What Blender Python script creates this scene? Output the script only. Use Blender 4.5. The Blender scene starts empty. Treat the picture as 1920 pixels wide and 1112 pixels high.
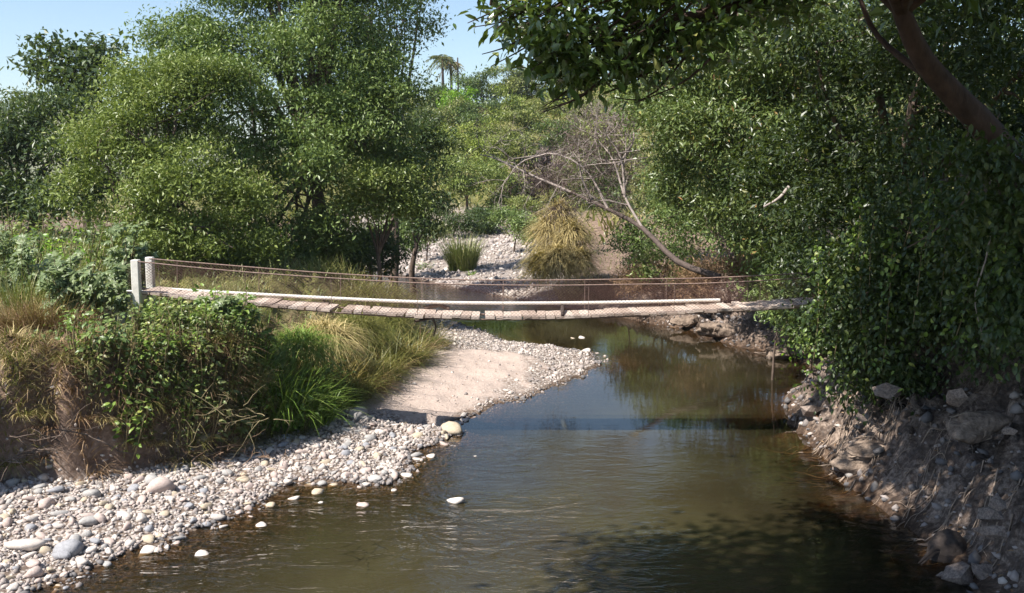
import bpy, math, random
import numpy as np
R = np.random.RandomState(7)
random.seed(7)
scene = bpy.context.scene
COL = scene.collection
PI = math.pi

# ------------------------------------------------------------------ camera model
F_PX, CX, CY, HCAM = 1867.0, 960.0, 556.0, 6.0
TP = math.atan((556 - 330) / F_PX)
CT, ST = math.cos(TP), math.sin(TP)
def ray(px, py):
    a, b = (px - CX) / F_PX, (CY - py) / F_PX
    return a, CT + ST * b, -ST + CT * b
def at(px, py, Y):
    dx, dy, dz = ray(px, py); s = Y / dy
    return np.array([dx * s, Y, HCAM + dz * s])
def atz(px, py, z):
    dx, dy, dz = ray(px, py); s = (z - HCAM) / dz
    return np.array([dx * s, dy * s, z])
def project(P):
    P = np.asarray(P, float); x, y, z = P[..., 0], P[..., 1], P[..., 2] - HCAM
    d = y * CT - z * ST; u = y * ST + z * CT
    return CX + F_PX * x / d, CY - F_PX * u / d, d

# ------------------------------------------------------------------ mesh helpers
def mesh_obj(name, parts, mat, parent=None, smooth=False, tint=None, origin=None):
    """parts: list of (V, F) with F (m,k) arrays; linked as one mesh object"""
    Vs, loops, starts, totals, off, ls = [], [], [], [], 0, 0
    for V, F in parts:
        V = np.asarray(V, float).reshape(-1, 3); F = np.asarray(F, int)
        if len(F) == 0: continue
        Vs.append(V); loops.append((F + off).ravel())
        k = F.shape[1]; m = F.shape[0]
        starts.append(ls + np.arange(m) * k); totals.append(np.full(m, k))
        ls += m * k; off += len(V)
    V = np.concatenate(Vs)
    if origin is not None: V = V - np.asarray(origin)
    L = np.concatenate(loops); S = np.concatenate(starts); T = np.concatenate(totals)
    me = bpy.data.meshes.new(name)
    me.vertices.add(len(V)); me.vertices.foreach_set('co', V.astype(np.float32).ravel())
    me.loops.add(len(L)); me.loops.foreach_set('vertex_index', L.astype(np.int32))
    me.polygons.add(len(S)); me.polygons.foreach_set('loop_start', S.astype(np.int32))
    me.polygons.foreach_set('loop_total', T.astype(np.int32))
    me.polygons.foreach_set('use_smooth', np.full(len(S), smooth, bool))
    if tint is not None:
        for an, arr in (tint.items() if isinstance(tint, dict) else {'tint': tint}.items()):
            a = me.attributes.new(an, 'FLOAT', 'POINT'); a.data.foreach_set('value', np.asarray(arr, np.float32))
    me.update(calc_edges=True); me.validate()
    if mat: me.materials.append(mat)
    o = bpy.data.objects.new(name, me); COL.objects.link(o)
    if parent is not None: o.parent = parent
    elif origin is not None: o.location = origin
    return o
def tag(o, label=None, cat=None, group=None, kind=None):
    if label: o['label'] = label
    if cat: o['category'] = cat
    if group: o['group'] = group
    if kind: o['kind'] = kind
    return o
def empty(name, loc, label, cat, group=None):
    o = bpy.data.objects.new(name, None); COL.objects.link(o); o.location = loc; o.empty_display_size = .3
    return tag(o, label, cat, group)
def unit(v):
    v = np.asarray(v, float); return v / (np.linalg.norm(v, axis=-1, keepdims=True) + 1e-9)
def tube(P, rad, n=6):
    P = np.asarray(P, float); m = len(P); rad = np.broadcast_to(np.asarray(rad, float), (m,))
    T = unit(np.gradient(P, axis=0)); ref = np.array([0.13, .31, .94]) if abs(T[0, 2]) < .8 else np.array([.9, .4, .1])
    A = unit(np.cross(T, ref)); B = np.cross(T, A)
    th = np.arange(n) * 2 * PI / n
    V = P[:, None] + rad[:, None, None] * (np.cos(th)[None, :, None] * A[:, None] + np.sin(th)[None, :, None] * B[:, None])
    i = np.arange(m - 1)[:, None] * n; j = np.arange(n)[None]; k = (j + 1) % n
    F = np.stack([i + j, i + k, i + n + k, i + n + j], -1).reshape(-1, 4)
    return V.reshape(-1, 3), F
def spline(P, m=12):
    P = np.asarray(P, float); n = len(P); Q = np.concatenate([[2 * P[0] - P[1]], P, [2 * P[-1] - P[-2]]])
    out = []
    for s in np.linspace(0, n - 1, m):
        i = min(int(s), n - 2); t = s - i; a, b, c, d = Q[i:i + 4]
        out.append(.5 * ((2 * b) + (c - a) * t + (2 * a - 5 * b + 4 * c - d) * t * t + (3 * b - a - 3 * c + d) * t ** 3))
    return np.array(out)
def box(c, s):
    c = np.asarray(c, float); s = np.asarray(s, float) / 2
    V = np.array([[x, y, z] for x in (-1, 1) for y in (-1, 1) for z in (-1, 1)]) * s + c
    F = [[0, 1, 3, 2], [4, 6, 7, 5], [0, 4, 5, 1], [2, 3, 7, 6], [0, 2, 6, 4], [1, 5, 7, 3]]
    return V, np.array(F)
def leaves(P, D, N, L, W, fine=False):
    """leaf blades at P pointing along D with face normal about N"""
    n = len(P); L = np.broadcast_to(L, (n,))[:, None]; W = np.broadcast_to(W, (n,))[:, None]
    D = unit(D); S = unit(np.cross(D, N)); N = np.cross(S, D)
    b = P; t = P + D * L - N * L * .12
    if not fine:
        m = P + D * L * .45
        l = m - S * W * .5 + N * W * .12; r = m + S * W * .5 + N * W * .12
        V = np.stack([b, l, t, r], 1).reshape(-1, 3); k = np.arange(n)[:, None] * 4
        return V, np.concatenate([k + [0, 2, 1], k + [0, 3, 2]], 0), 4
    c = P + D * L * .5 + N * L * .02
    l1 = P + D * L * .28 - S * W * .45 + N * W * .1; r1 = P + D * L * .28 + S * W * .45 + N * W * .1
    l2 = P + D * L * .65 - S * W * .42 + N * W * .06; r2 = P + D * L * .65 + S * W * .42 + N * W * .06
    V = np.stack([b, l1, l2, t, r2, r1, c], 1).reshape(-1, 3); k = np.arange(n)[:, None] * 7
    return V, np.concatenate([k + [0, 6, 1], k + [1, 6, 2], k + [2, 6, 3], k + [3, 6, 4], k + [4, 6, 5], k + [5, 6, 0]], 0), 7
def blades(B, D, H, droop, w, segs=4):
    """grass blades: base B, start direction D (unit), length H, droop 0..1, width w"""
    n = len(B); H = np.broadcast_to(H, (n,))[:, None]; droop = np.broadcast_to(droop, (n,))[:, None]
    w = np.broadcast_to(w, (n,))[:, None]; D = unit(D)
    hor = D.copy(); hor[:, 2] = 0; hor = unit(hor + 1e-4); S = np.stack([-hor[:, 1], hor[:, 0], 0 * hor[:, 0]], -1)
    a = R.rand(n, 1) * .9 - .45; S = unit(S * np.cos(a) + hor * np.sin(a))
    rows = []
    for k in range(segs + 1):
        t = k / segs
        c = B + D * H * t + (hor * .45 - np.array([0, 0, .75])) * droop * H * t * t
        ww = w * .5 * (1 - t) ** .7 + .0005
        rows += [c - S * ww, c + S * ww]
    V = np.stack(rows, 1); m = V.shape[1]; k0 = np.arange(n)[:, None] * m
    F = np.concatenate([k0 + [2 * k, 2 * k + 1, 2 * k + 3, 2 * k + 2] for k in range(segs)], 0)
    return V.reshape(-1, 3), F, m
def ico(sub):
    import bmesh
    bm = bmesh.new(); bmesh.ops.create_icosphere(bm, subdivisions=sub, radius=1)
    V = np.array([v.co[:] for v in bm.verts]); F = np.array([[v.index for v in f.verts] for f in bm.faces]); bm.free()
    return V, F

# ------------------------------------------------------------------ materials
def new_mat(name):
    m = bpy.data.materials.new(name); m.use_nodes = True; nt = m.node_tree; nt.nodes.clear()
    out = nt.nodes.new('ShaderNodeOutputMaterial'); return m, nt, out
def ramp(nt, fac, stops):
    r = nt.nodes.new('ShaderNodeValToRGB'); e = r.color_ramp.elements
    while len(e) < len(stops): e.new(.5)
    for el, (p, c) in zip(e, stops): el.position = p; el.color = (*c, 1)
    nt.links.new(fac, r.inputs[0]); return r.outputs[0]
def noise(nt, scale, detail=4, rough=.55, vec=None, dist=0):
    n = nt.nodes.new('ShaderNodeTexNoise'); n.inputs['Scale'].default_value = scale
    n.inputs['Detail'].default_value = detail; n.inputs['Roughness'].default_value = rough; n.inputs['Distortion'].default_value = dist
    if vec is not None: nt.links.new(vec, n.inputs['Vector'])
    return n.outputs[0]
def obco(nt): return nt.nodes.new('ShaderNodeTexCoord').outputs['Object']
def attr(nt, name):
    a = nt.nodes.new('ShaderNodeAttribute'); a.attribute_name = name; return a.outputs['Fac']
def mixc(nt, f, a, b, mode='MIX'):
    m = nt.nodes.new('ShaderNodeMix'); m.data_type = 'RGBA'; m.blend_type = mode
    for v, s in ((f, m.inputs[0]), (a, m.inputs[6]), (b, m.inputs[7])):
        if isinstance(v, (int, float)): s.default_value = v
        elif isinstance(v, tuple): s.default_value = (*v, 1)
        else: nt.links.new(v, s)
    return m.outputs[2]
def math_(nt, op, a, b=0.0, clamp=False):
    m = nt.nodes.new('ShaderNodeMath'); m.operation = op; m.use_clamp = clamp
    for v, s in ((a, m.inputs[0]), (b, m.inputs[1])):
        if isinstance(v, (int, float)): s.default_value = v
        else: nt.links.new(v, s)
    return m.outputs[0]
def bump(nt, h, strength, dist):
    b = nt.nodes.new('ShaderNodeBump'); b.inputs['Strength'].default_value = strength; b.inputs['Distance'].default_value = dist
    nt.links.new(h, b.inputs['Height']); return b.outputs[0]
def principled(nt, out, col, rough=.8, spec=.3, nrm=None):
    p = nt.nodes.new('ShaderNodeBsdfPrincipled')
    if isinstance(col, tuple): p.inputs['Base Color'].default_value = (*col, 1)
    else: nt.links.new(col, p.inputs['Base Color'])
    p.inputs['Roughness'].default_value = rough; p.inputs['Specular IOR Level'].default_value = spec
    if nrm is not None: nt.links.new(nrm, p.inputs['Normal'])
    if out is not None: nt.links.new(p.outputs[0], out.inputs[0])
    return p
def leaf_mat(name, stops, trans=.3, rough=.42, spec=.45):
    m, nt, out = new_mat(name)
    c = ramp(nt, attr(nt, 'tint'), stops)
    p = principled(nt, None, c, rough, spec)
    t = nt.nodes.new('ShaderNodeBsdfTranslucent')
    nt.links.new(mixc(nt, .6, c, (.16, .22, .02)), t.inputs[0])
    mx = nt.nodes.new('ShaderNodeMixShader'); mx.inputs[0].default_value = trans
    nt.links.new(p.outputs[0], mx.inputs[1]); nt.links.new(t.outputs[0], mx.inputs[2]); nt.links.new(mx.outputs[0], out.inputs[0])
    return m
def simple_mat(name, c1, c2, scale, rough=.85, bs=.4, bd=.02, spec=.25, stretch=None):
    m, nt, out = new_mat(name); v = obco(nt)
    if stretch:
        mp = nt.nodes.new('ShaderNodeMapping'); mp.inputs['Scale'].default_value = stretch; nt.links.new(v, mp.inputs[0]); v = mp.outputs[0]
    n = noise(nt, scale, 6, .65, v)
    c = ramp(nt, n, [(.3, c1), (.7, c2)])
    principled(nt, out, c, rough, spec, bump(nt, noise(nt, scale * 2.5, 5, .6, v), bs, bd)); return m

G_MID = leaf_mat('leaf_mid_green', [(0, (0.0899, 0.1419, 0.0429)), (0.5, (0.1799, 0.2553, 0.0741)), (0.93, (0.2955, 0.3759, 0.1171)), (1, (0.4369, 0.4255, 0.156))])
G_YEL = leaf_mat('leaf_yellow_green', [(0, (0.1043, 0.1497, 0.0349)), (0.5, (0.2033, 0.2589, 0.0633)), (0.9, (0.3024, 0.3569, 0.095)), (1, (0.4171, 0.4029, 0.1267))])
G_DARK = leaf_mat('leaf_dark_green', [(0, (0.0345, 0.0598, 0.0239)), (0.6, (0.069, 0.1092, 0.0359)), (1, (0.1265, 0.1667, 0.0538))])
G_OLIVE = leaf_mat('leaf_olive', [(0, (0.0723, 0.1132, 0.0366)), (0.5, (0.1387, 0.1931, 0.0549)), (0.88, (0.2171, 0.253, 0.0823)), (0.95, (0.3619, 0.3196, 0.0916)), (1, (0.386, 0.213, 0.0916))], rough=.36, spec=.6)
G_SHADE = leaf_mat('leaf_shaded_green', [(0, (.02, .036, .011)), (.6, (.042, .068, .018)), (.93, (.08, .105, .026)), (1, (.24, .24, .08))], spec=.6)  # shade of the right bank is worked into this dark leaf colour
G_LIME = leaf_mat('leaf_lime', [(0, (0.1144, 0.242, 0.014)), (0.6, (0.1945, 0.363, 0.0187)), (1, (0.3203, 0.462, 0.0374))])
G_GREY = leaf_mat('leaf_grey_green', [(0, (.085, .125, .045)), (.5, (.16, .215, .08)), (1, (.28, .34, .16))])
G_DUSTY = leaf_mat('leaf_dusty_green', [(0, (.09, .12, .04)), (.6, (.16, .19, .06)), (1, (.26, .25, .11))])
G_GLOSS = leaf_mat('leaf_glossy_green', [(0, (0.0473, 0.0945, 0.0246)), (0.6, (0.0945, 0.1553, 0.0386)), (0.92, (0.162, 0.2295, 0.0614)), (1, (0.324, 0.324, 0.1053))], trans=.28, rough=.28, spec=.7)
G_VINE = leaf_mat('leaf_vine_green', [(0, (.028, .052, .013)), (.6, (.046, .076, .018)), (.93, (.09, .12, .03)), (1, (.30, .36, .10))], trans=.22)  # leaf green darkened so the right edge looks deeper in shade
G_WEED = leaf_mat('leaf_weed_green', [(0, (0.0837, 0.1495, 0.0244)), (0.5, (0.1615, 0.253, 0.044)), (0.93, (0.2512, 0.345, 0.0684)), (1, (0.4545, 0.437, 0.1173))])
H_OLIVE = leaf_mat('hill_leaf_olive', [(0, (.11, .14, .04)), (.5, (.21, .24, .065)), (1, (.36, .36, .12))])
H_YEL = leaf_mat('hill_leaf_yellow', [(0, (.14, .19, .035)), (.5, (.26, .32, .06)), (1, (.42, .45, .11))])
H_DARK = leaf_mat('hill_leaf_dark', [(0, (.05, .085, .025)), (.5, (.10, .15, .04)), (1, (.20, .25, .07))])
G_TWIG = leaf_mat('twig_mauve', [(0, (.13, .095, .085)), (1, (.30, .23, .21))], trans=.05, rough=.9, spec=.1)
GR_GREEN = leaf_mat('grass_green', [(0, (.11, .20, .03)), (.6, (.22, .35, .06)), (1, (.40, .48, .14))])
GR_OLIVE = leaf_mat('grass_olive', [(0, (.10, .12, .03)), (.5, (.19, .19, .05)), (1, (.36, .31, .12))])
GR_STRAW = leaf_mat('grass_straw', [(0, (.26, .195, .08)), (.5, (.50, .395, .18)), (1, (.70, .58, .31))], trans=.2, rough=.7, spec=.2)
GR_GOLD = leaf_mat('grass_gold', [(0, (.22, .175, .05)), (.5, (.40, .31, .095)), (1, (.62, .48, .18))], trans=.25, rough=.7, spec=.2)
GR_BROWN = leaf_mat('grass_brown', [(0, (.15, .085, .05)), (.5, (.29, .18, .105)), (1, (.48, .34, .21))], trans=.15, rough=.8, spec=.15)
GR_PALE = leaf_mat('grass_pale_green', [(0, (.12, .16, .04)), (.5, (.22, .25, .07)), (1, (.42, .38, .18))])
BARK = simple_mat('bark', (.07, .05, .04), (.19, .14, .11), 9, .9, .7, .03, stretch=(1, 1, .35))
BARK_RED = simple_mat('bark_reddish', (.032, .021, .018), (.085, .055, .045), 6, .85, .6, .03, stretch=(1, 1, .4))
BARK_PALE = simple_mat('bark_pale', (.22, .18, .165), (.46, .39, .35), 8, .85, .4, .01)
BARK_GREY = simple_mat('bark_dead_grey', (.06, .045, .04), (.15, .115, .10), 8, .9, .5, .015)
STEM = simple_mat('stem_brown', (.14, .11, .06), (.27, .22, .12), 12)
STEM_DRY = simple_mat('stem_dry', (.20, .125, .085), (.40, .27, .18), 14)
CONC = simple_mat('painted_concrete', (.55, .52, .47), (.80, .77, .71), 5, .85, .35, .01)
WOOD = None
ROPE = simple_mat('rusty_cable', (.16, .10, .08), (.33, .24, .20), 20, .7, .3, .005)
PIPE = simple_mat('pale_pipe', (.60, .57, .52), (.78, .75, .70), 3, .5, .1, .003, .4)
MESHW = simple_mat('rusty_wire', (.10, .05, .045), (.22, .13, .11), 10, .8, .2, .002)
ROOT = simple_mat('root_bark', (.20, .145, .11), (.46, .36, .28), 14, .9, .5, .01)
CHAR = simple_mat('dark_stump_wood', (.035, .028, .025), (.09, .07, .06), 9, .9, .7, .02)
EARTH = simple_mat('crumbly_earth', (.10, .072, .056), (.38, .29, .225), 7, .95, .8, .05)

m, nt, out = new_mat('weathered_plank'); WOOD = m
c = ramp(nt, attr(nt, 'tint'), [(0, (.38, .29, .24)), (.5, (.52, .42, .355)), (1, (.62, .52, .45))])
v = obco(nt); mp = nt.nodes.new('ShaderNodeMapping'); mp.inputs['Scale'].default_value = (14, 1.2, 14); nt.links.new(v, mp.inputs[0])
g = noise(nt, 3, 5, .6, mp.outputs[0])
principled(nt, out, mixc(nt, .6, c, ramp(nt, g, [(.3, (.62, .58, .54)), (.7, (1, 1, 1))]), 'MULTIPLY'), .9, .2, bump(nt, g, .5, .01))

TONES = {'white': ((.44, .39, .355), (.64, .575, .52)), 'pinkish': ((.38, .30, .27), (.58, .47, .42)), 'grey': ((.28, .265, .255), (.45, .43, .41)),
         'bluish grey': ((.22, .22, .235), (.37, .37, .39)), 'tan': ((.37, .30, .215), (.56, .47, .36))}
STONE = {}
for k, (a, b) in TONES.items(): STONE[k] = simple_mat('stone_' + k.replace(' ', '_'), a, b, 5, .85, .35, .02, .25)
m, nt, out = new_mat('gravel_stone'); GRAVEL = m
c = ramp(nt, attr(nt, 'tint'), [(0, (.16, .15, .15)), (.3, (.33, .285, .265)), (.55, (.49, .415, .375)), (.8, (.58, .515, .46)), (1, (.70, .64, .58))])
n = noise(nt, 9, 5, .6, obco(nt))
principled(nt, out, mixc(nt, .55, c, ramp(nt, n, [(.3, (.6, .6, .6)), (.65, (1, 1, 1))]), 'MULTIPLY'), .88, .25, bump(nt, n, .3, .01))

# ------------------------------------------------------------------ terrain
def sd_poly(P, poly):
    poly = np.asarray(poly, float); n = len(poly); d = np.full(len(P), 1e9); ins = np.zeros(len(P), bool)
    for i in range(n):
        a, b = poly[i], poly[(i + 1) % n]; e = b - a; w = P - a
        t = np.clip((w @ e) / (e @ e), 0, 1); q = w - t[:, None] * e
        d = np.minimum(d, np.hypot(q[:, 0], q[:, 1]))
        cnd = (a[1] > P[:, 1]) != (b[1] > P[:, 1])
        with np.errstate(divide='ignore', invalid='ignore'):
            xi = (b[0] - a[0]) * (P[:, 1] - a[1]) / (b[1] - a[1]) + a[0]
        ins ^= cnd & (P[:, 0] < xi)
    return np.where(ins, -d, d)
def S(t): t = np.clip(t, 0, 1); return t * t * (3 - 2 * t)
_fr = [(R.randn(2) , R.rand() * 6.28) for _ in range(60)]
def wob(x, y, wl, k0=0, n=7):
    s = 0
    for i in range(n):
        d, ph = _fr[(k0 + i) % 60]; d = d / np.linalg.norm(d) * 6.28 / (wl * (.6 + .14 * i)); s = s + np.sin(d[0] * x + d[1] * y + ph)
    return s / n ** .5 / 1.3
pz = lambda L, z=0: [tuple(atz(a, b, z)[:2]) for a, b in L]
left_edge = pz([(60, 1112), (150, 1075), (230, 1045), (300, 1020), (400, 985), (480, 945), (545, 908), (600, 900), (660, 905), (730, 905), (770, 880), (785, 845), (830, 828), (860, 808), (850, 795),
                (890, 775), (930, 760), (1000, 740), (1060, 715), (1130, 685), (1110, 662), (1050, 652), (940, 640), (905, 622), (860, 606)])
right_edge = pz([(1190, 600), (1300, 620), (1380, 648), (1440, 660), (1530, 686), (1545, 715), (1470, 752), (1490, 800), (1550, 870), (1620, 930), (1690, 975), (1760, 1040), (1830, 1112)])
WATER = ([(-7.4, -30), (-7.2, 5), (-7.0, 11)] + left_edge + [(-3.6, 42.5), (-5, 45), (-8.5, 49), (-14, 53), (-30, 57), (-90, 63), (-90, 71), (-30, 67), (-12, 65)] +
         pz([(690, 503), (770, 520), (850, 540), (960, 560), (1080, 580)]) + right_edge + [(6.6, 10), (6.8, -30)])
TOE = ([(-12.5, -30), (-12.2, 6), (-11.0, 14)] + pz([(0, 905), (110, 895), (200, 885), (330, 862), (440, 838), (560, 785), (600, 762), (640, 738), (700, 692), (790, 652), (800, 622)], .35) +
       [(-4.3, 40), (-5.3, 44), (-9, 48), (-14.5, 52), (-30, 56), (-90, 62), (-900, 120), (-900, -30)])
WATER = np.array(WATER); TOE = np.array(TOE)
mid_y = [-30, 10, 24, 30, 36, 42, 50]; mid_x = [0, 0, 2, 5, 5.5, 4.2, -1]
def hill(x, y):
    crest = 3 + 10.5 * S((x + 55) / 45) + 4 * S((x + 12) / 30) + 5 * S((x - 15) / 60)
    return crest * S((y - 78) / 95) * (1 - .5 * S((y - 190) / 500))
def ground(x, y, full=False):
    x = np.atleast_1d(np.asarray(x, float)); y = np.atleast_1d(np.asarray(y, float)); P = np.stack([x, y], -1)
    j = np.stack([wob(x, y, 1.3, 3) * .12, wob(x, y, 1.1, 11) * .12], -1) * np.clip((60 - y) / 30, .2, 1)[:, None]
    dw = sd_poly(P + j, WATER); dt = -sd_poly(P + j * 1.5, TOE)
    bed = -np.minimum(.85, .22 * -dw - 0.0) + .05 * wob(x, y, .9, 5)
    grav = .02 + .48 * (1 - np.exp(-np.maximum(dw, 0) * .32)) + (.05 * wob(x, y, 1.7, 20) + .02 * wob(x, y, .45, 44)) * S(dw / .8)
    wid = .5 + 3.65 * S((y - 21) / 5) * (1 - .4 * S((y - 40) / 10)); top = 2.2 + .3 * S((y - 30) / 15)
    bank = top * S((dt + .1) / wid) + .012 * np.clip(dt, 0, 60) + (.16 * wob(x, y, 1.1, 30) + .10 * wob(x, y, .5, 40)) * S(dt / .6)
    zl = grav + np.where(dt > -.1, bank, 0)
    near = 1 - S((y - 27) / 4)
    zr = near * (.12 + 1.15 * S(dw / 1.25) + 1.5 * S((dw - 1.1) / 2.2)) + (1 - near) * (.06 + .55 * S(dw / .55) + 2.1 * S((dw - .8) / 3.5))
    rg = 1.3 * np.abs(wob(x * 1.0 + y * .25, y * .9 - x * .3, .8, 13)) - .5; rg2 = wob(x * 1.4, y, .33, 23)
    rg3 = np.abs(wob(x * .9 - y * .5, y + x * .3, .55, 35)); zr = zr + (.17 * rg + .10 * rg2 + .22 * (rg3 - .5)) * S((dw - .1) / .6) + .15 * wob(x, y, 6, 50) * S(dw / 5)
    zf = .03 + .105 * np.clip(dw, 0, 22) + .10 * wob(x, y, 4, 2) * S(dw / 3) + .8 * S((dw - 14) / 8)
    zf = zf * (1 - .8 * S((-x - 12) / 10)) + 2 * S((-x - 14) / 12) * S(dw / 4)
    midx = np.interp(y, mid_y, mid_x)
    wr = S((x - midx) / .4 + .5) * (1 - S((y - 41) / 6))
    isleft = (dt > -.1) | ((x < midx) & (y < 41))
    wl = np.where((dt > -.1), 1, np.where(x < midx, 1 - S((y - 40) / 3), 0))
    z = wl * zl + (1 - wl) * (wr * zr + (1 - wr) * zf)
    z = np.where(dw > 0, np.maximum(z, .015 + .05 * np.minimum(dw, 1)), 0) + np.where(dw <= 0, np.minimum(bed, -.01), 0)
    z = z + hill(x, y) * S(dw / 10)
    z = z + (x > 11) * S((x - 11) / 14) * 1.5 * S((60 - y) / 20)
    if full: return z, dw, dt, wr * (1 - wl), wl
    return z
def gz(x, y): return float(ground(x, y)[0])
def on(px, py_guess=None, Y=None):
    p = at(px, 500, Y); return np.array([p[0], Y, gz(p[0], Y)])

def axis(segs):
    out = []
    for a, b, st in segs: out += list(np.arange(a, b, st))
    return np.array(out + [segs[-1][1]])
gx = axis([(-2600, -400, 200), (-400, -90, 25), (-90, -30, 3), (-30, -14, .6), (-14, 12, .13), (12, 26, .6), (26, 80, 3), (80, 400, 25), (400, 2600, 200)])
gy = axis([(-60, 8, 2), (8, 13, .4), (13, 44, .13), (44, 70, .35), (70, 110, 1.2), (110, 260, 4), (260, 600, 30), (600, 4000, 250)])
XX, YY = np.meshgrid(gx, gy); zz, DW, DT, WR, WL = ground(XX.ravel(), YY.ravel(), True)
nx, ny = len(gx), len(gy)
i = (np.arange(ny - 1)[:, None] * nx + np.arange(nx - 1)[None]).ravel()
gF = np.stack([i, i + 1, i + nx + 1, i + nx], -1)
xf, yf = XX.ravel(), YY.ravel()
sandpoly = np.array(pz([(590, 770), (640, 735), (700, 700), (800, 655), (900, 655), (1010, 668), (1000, 700), (930, 735), (860, 770), (830, 785), (700, 772)], .3))
dsand = -sd_poly(np.stack([xf, yf], -1), sandpoly) + .25 * wob(xf, yf, 1.4, 8)
a_gravel = np.where(WL > .5, 1 - S((DT + .3) / .3), np.where(WR > .5, .1, (1 - S((DW - 20) / 6)) * (1 - S((xf - .045 * (yf - 45) - 1.5) / 3)))) * S((200 - yf) / 50) * S((xf + 17) / 4)
a_sand = S((dsand + .35 * wob(xf, yf, .6, 33)) / 1.0 + .35) * .95
a_green = np.where(DT > 0, S((DT - 1.2) / 2), np.where(WR > .5, S((DW - 3) / 3), S((DW - 18) / 8)))
a_wet = 1 - S((DW - .05) / .35)

m, nt, out = new_mat('river_ground'); GROUND = m
v = obco(nt); n1 = noise(nt, 1.6, 8, .65, v); n2 = noise(nt, 11, 8, .7, v); n3 = noise(nt, .35, 4, .5, v)
soil = ramp(nt, math_(nt, 'ADD', math_(nt, 'MULTIPLY', n1, .5), math_(nt, 'MULTIPLY', n2, .5)), [(.32, (.08, .053, .04)), (.52, (.205, .14, .105)), (.7, (.40, .30, .235))])
vor = nt.nodes.new('ShaderNodeTexVoronoi'); vor.inputs['Scale'].default_value = 13; nt.links.new(v, vor.inputs['Vector'])
sep = nt.nodes.new('ShaderNodeSeparateColor'); nt.links.new(vor.outputs['Color'], sep.inputs[0])
grav = mixc(nt, ramp(nt, vor.outputs['Distance'], [(.3, (0, 0, 0)), (.62, (1, 1, 1))]), ramp(nt, sep.outputs[0], [(0, (.22, .20, .19)), (.5, (.44, .385, .345)), (1, (.6, .55, .5))]), (.16, .12, .095))
sand = ramp(nt, n2, [(.3, (.39, .305, .26)), (.7, (.50, .405, .35))])
green = ramp(nt, n1, [(.35, (.09, .10, .03)), (.6, (.19, .17, .06)), (.8, (.30, .23, .11))])
soil = mixc(nt, attr(nt, 'rightbank'), soil, ramp(nt, math_(nt, 'ADD', math_(nt, 'MULTIPLY', n1, .45), math_(nt, 'MULTIPLY', n2, .55)), [(.36, (.03, .023, .02)), (.49, (.115, .083, .066)), (.62, (.40, .31, .25))])); c = mixc(nt, attr(nt, 'gravel'), soil, grav); c = mixc(nt, attr(nt, 'green'), c, green); c = mixc(nt, attr(nt, 'sand'), c, sand)  # right bank gets a darker soil copy, its deep shade put into the colour
wet = mixc(nt, .85, c, (.42, .34, .27), 'MULTIPLY')
c = mixc(nt, attr(nt, 'wet'), c, wet)
hb = math_(nt, 'ADD', n2, math_(nt, 'MULTIPLY', n1, 1.5))
principled(nt, out, c, .92, .2, bump(nt, hb, .7, .06))
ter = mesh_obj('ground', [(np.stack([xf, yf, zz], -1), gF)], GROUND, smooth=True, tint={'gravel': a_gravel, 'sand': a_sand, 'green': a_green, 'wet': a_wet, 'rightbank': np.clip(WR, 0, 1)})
tag(ter, kind='structure')

# ------------------------------------------------------------------ water
m, nt, out = new_mat('river_water'); WMAT = m
geo = nt.nodes.new('ShaderNodeNewGeometry'); pos = geo.outputs['Position']
sx = nt.nodes.new('ShaderNodeSeparateXYZ'); nt.links.new(pos, sx.inputs[0])
def mapped(sc, rot=0):
    mp = nt.nodes.new('ShaderNodeMapping'); mp.inputs['Scale'].default_value = sc; mp.inputs['Rotation'].default_value = (0, 0, rot); nt.links.new(pos, mp.inputs[0]); return mp.outputs[0]
w1 = noise(nt, 1, 3, .5, mapped((.9, 1.9, 1), .35), 1.4); w2 = noise(nt, 1, 3, .55, mapped((3.2, 6, 1), -.2), .9); w3 = noise(nt, 1, 2, .5, mapped((16, 24, 1)), .3)
big = ramp(nt, noise(nt, .22, 2, .5, pos), [(.4, (.15, .15, .15)), (.62, (1, 1, 1))])
mr = nt.nodes.new('ShaderNodeMapRange'); mr.inputs[1].default_value = 15; mr.inputs[2].default_value = 23; mr.inputs[3].default_value = 1; mr.inputs[4].default_value = 0.0; nt.links.new(sx.outputs[1], mr.inputs[0])
mr2 = nt.nodes.new('ShaderNodeMapRange'); mr2.inputs[1].default_value = 40; mr2.inputs[2].default_value = 48; mr2.inputs[3].default_value = 0; mr2.inputs[4].default_value = .8; nt.links.new(sx.outputs[1], mr2.inputs[0])
mr3 = nt.nodes.new('ShaderNodeMapRange'); mr3.inputs[1].default_value = 1.2; mr3.inputs[2].default_value = 4; mr3.inputs[3].default_value = 1; mr3.inputs[4].default_value = .18; nt.links.new(sx.outputs[0], mr3.inputs[0])
riff = math_(nt, 'MULTIPLY', math_(nt, 'ADD', math_(nt, 'MULTIPLY', mr.outputs[0], mr3.outputs[0]), mr2.outputs[0]), math_(nt, 'ADD', math_(nt, 'MULTIPLY', big, .7), .3))
hgt = math_(nt, 'ADD', math_(nt, 'MULTIPLY', w1, 1.0), math_(nt, 'ADD', math_(nt, 'MULTIPLY', w2, .3), math_(nt, 'MULTIPLY', w3, .04)))
bp = nt.nodes.new('ShaderNodeBump'); bp.inputs['Distance'].default_value = .17; nt.links.new(hgt, bp.inputs['Height']); nt.links.new(math_(nt, 'ADD', math_(nt, 'MULTIPLY', riff, .6), .012), bp.inputs['Strength'])
fr = nt.nodes.new('ShaderNodeFresnel'); fr.inputs['IOR'].default_value = 1.42; nt.links.new(bp.outputs[0], fr.inputs['Normal'])
gl = nt.nodes.new('ShaderNodeBsdfGlossy'); gl.inputs['Roughness'].default_value = .03; nt.links.new(bp.outputs[0], gl.inputs['Normal'])
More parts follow.
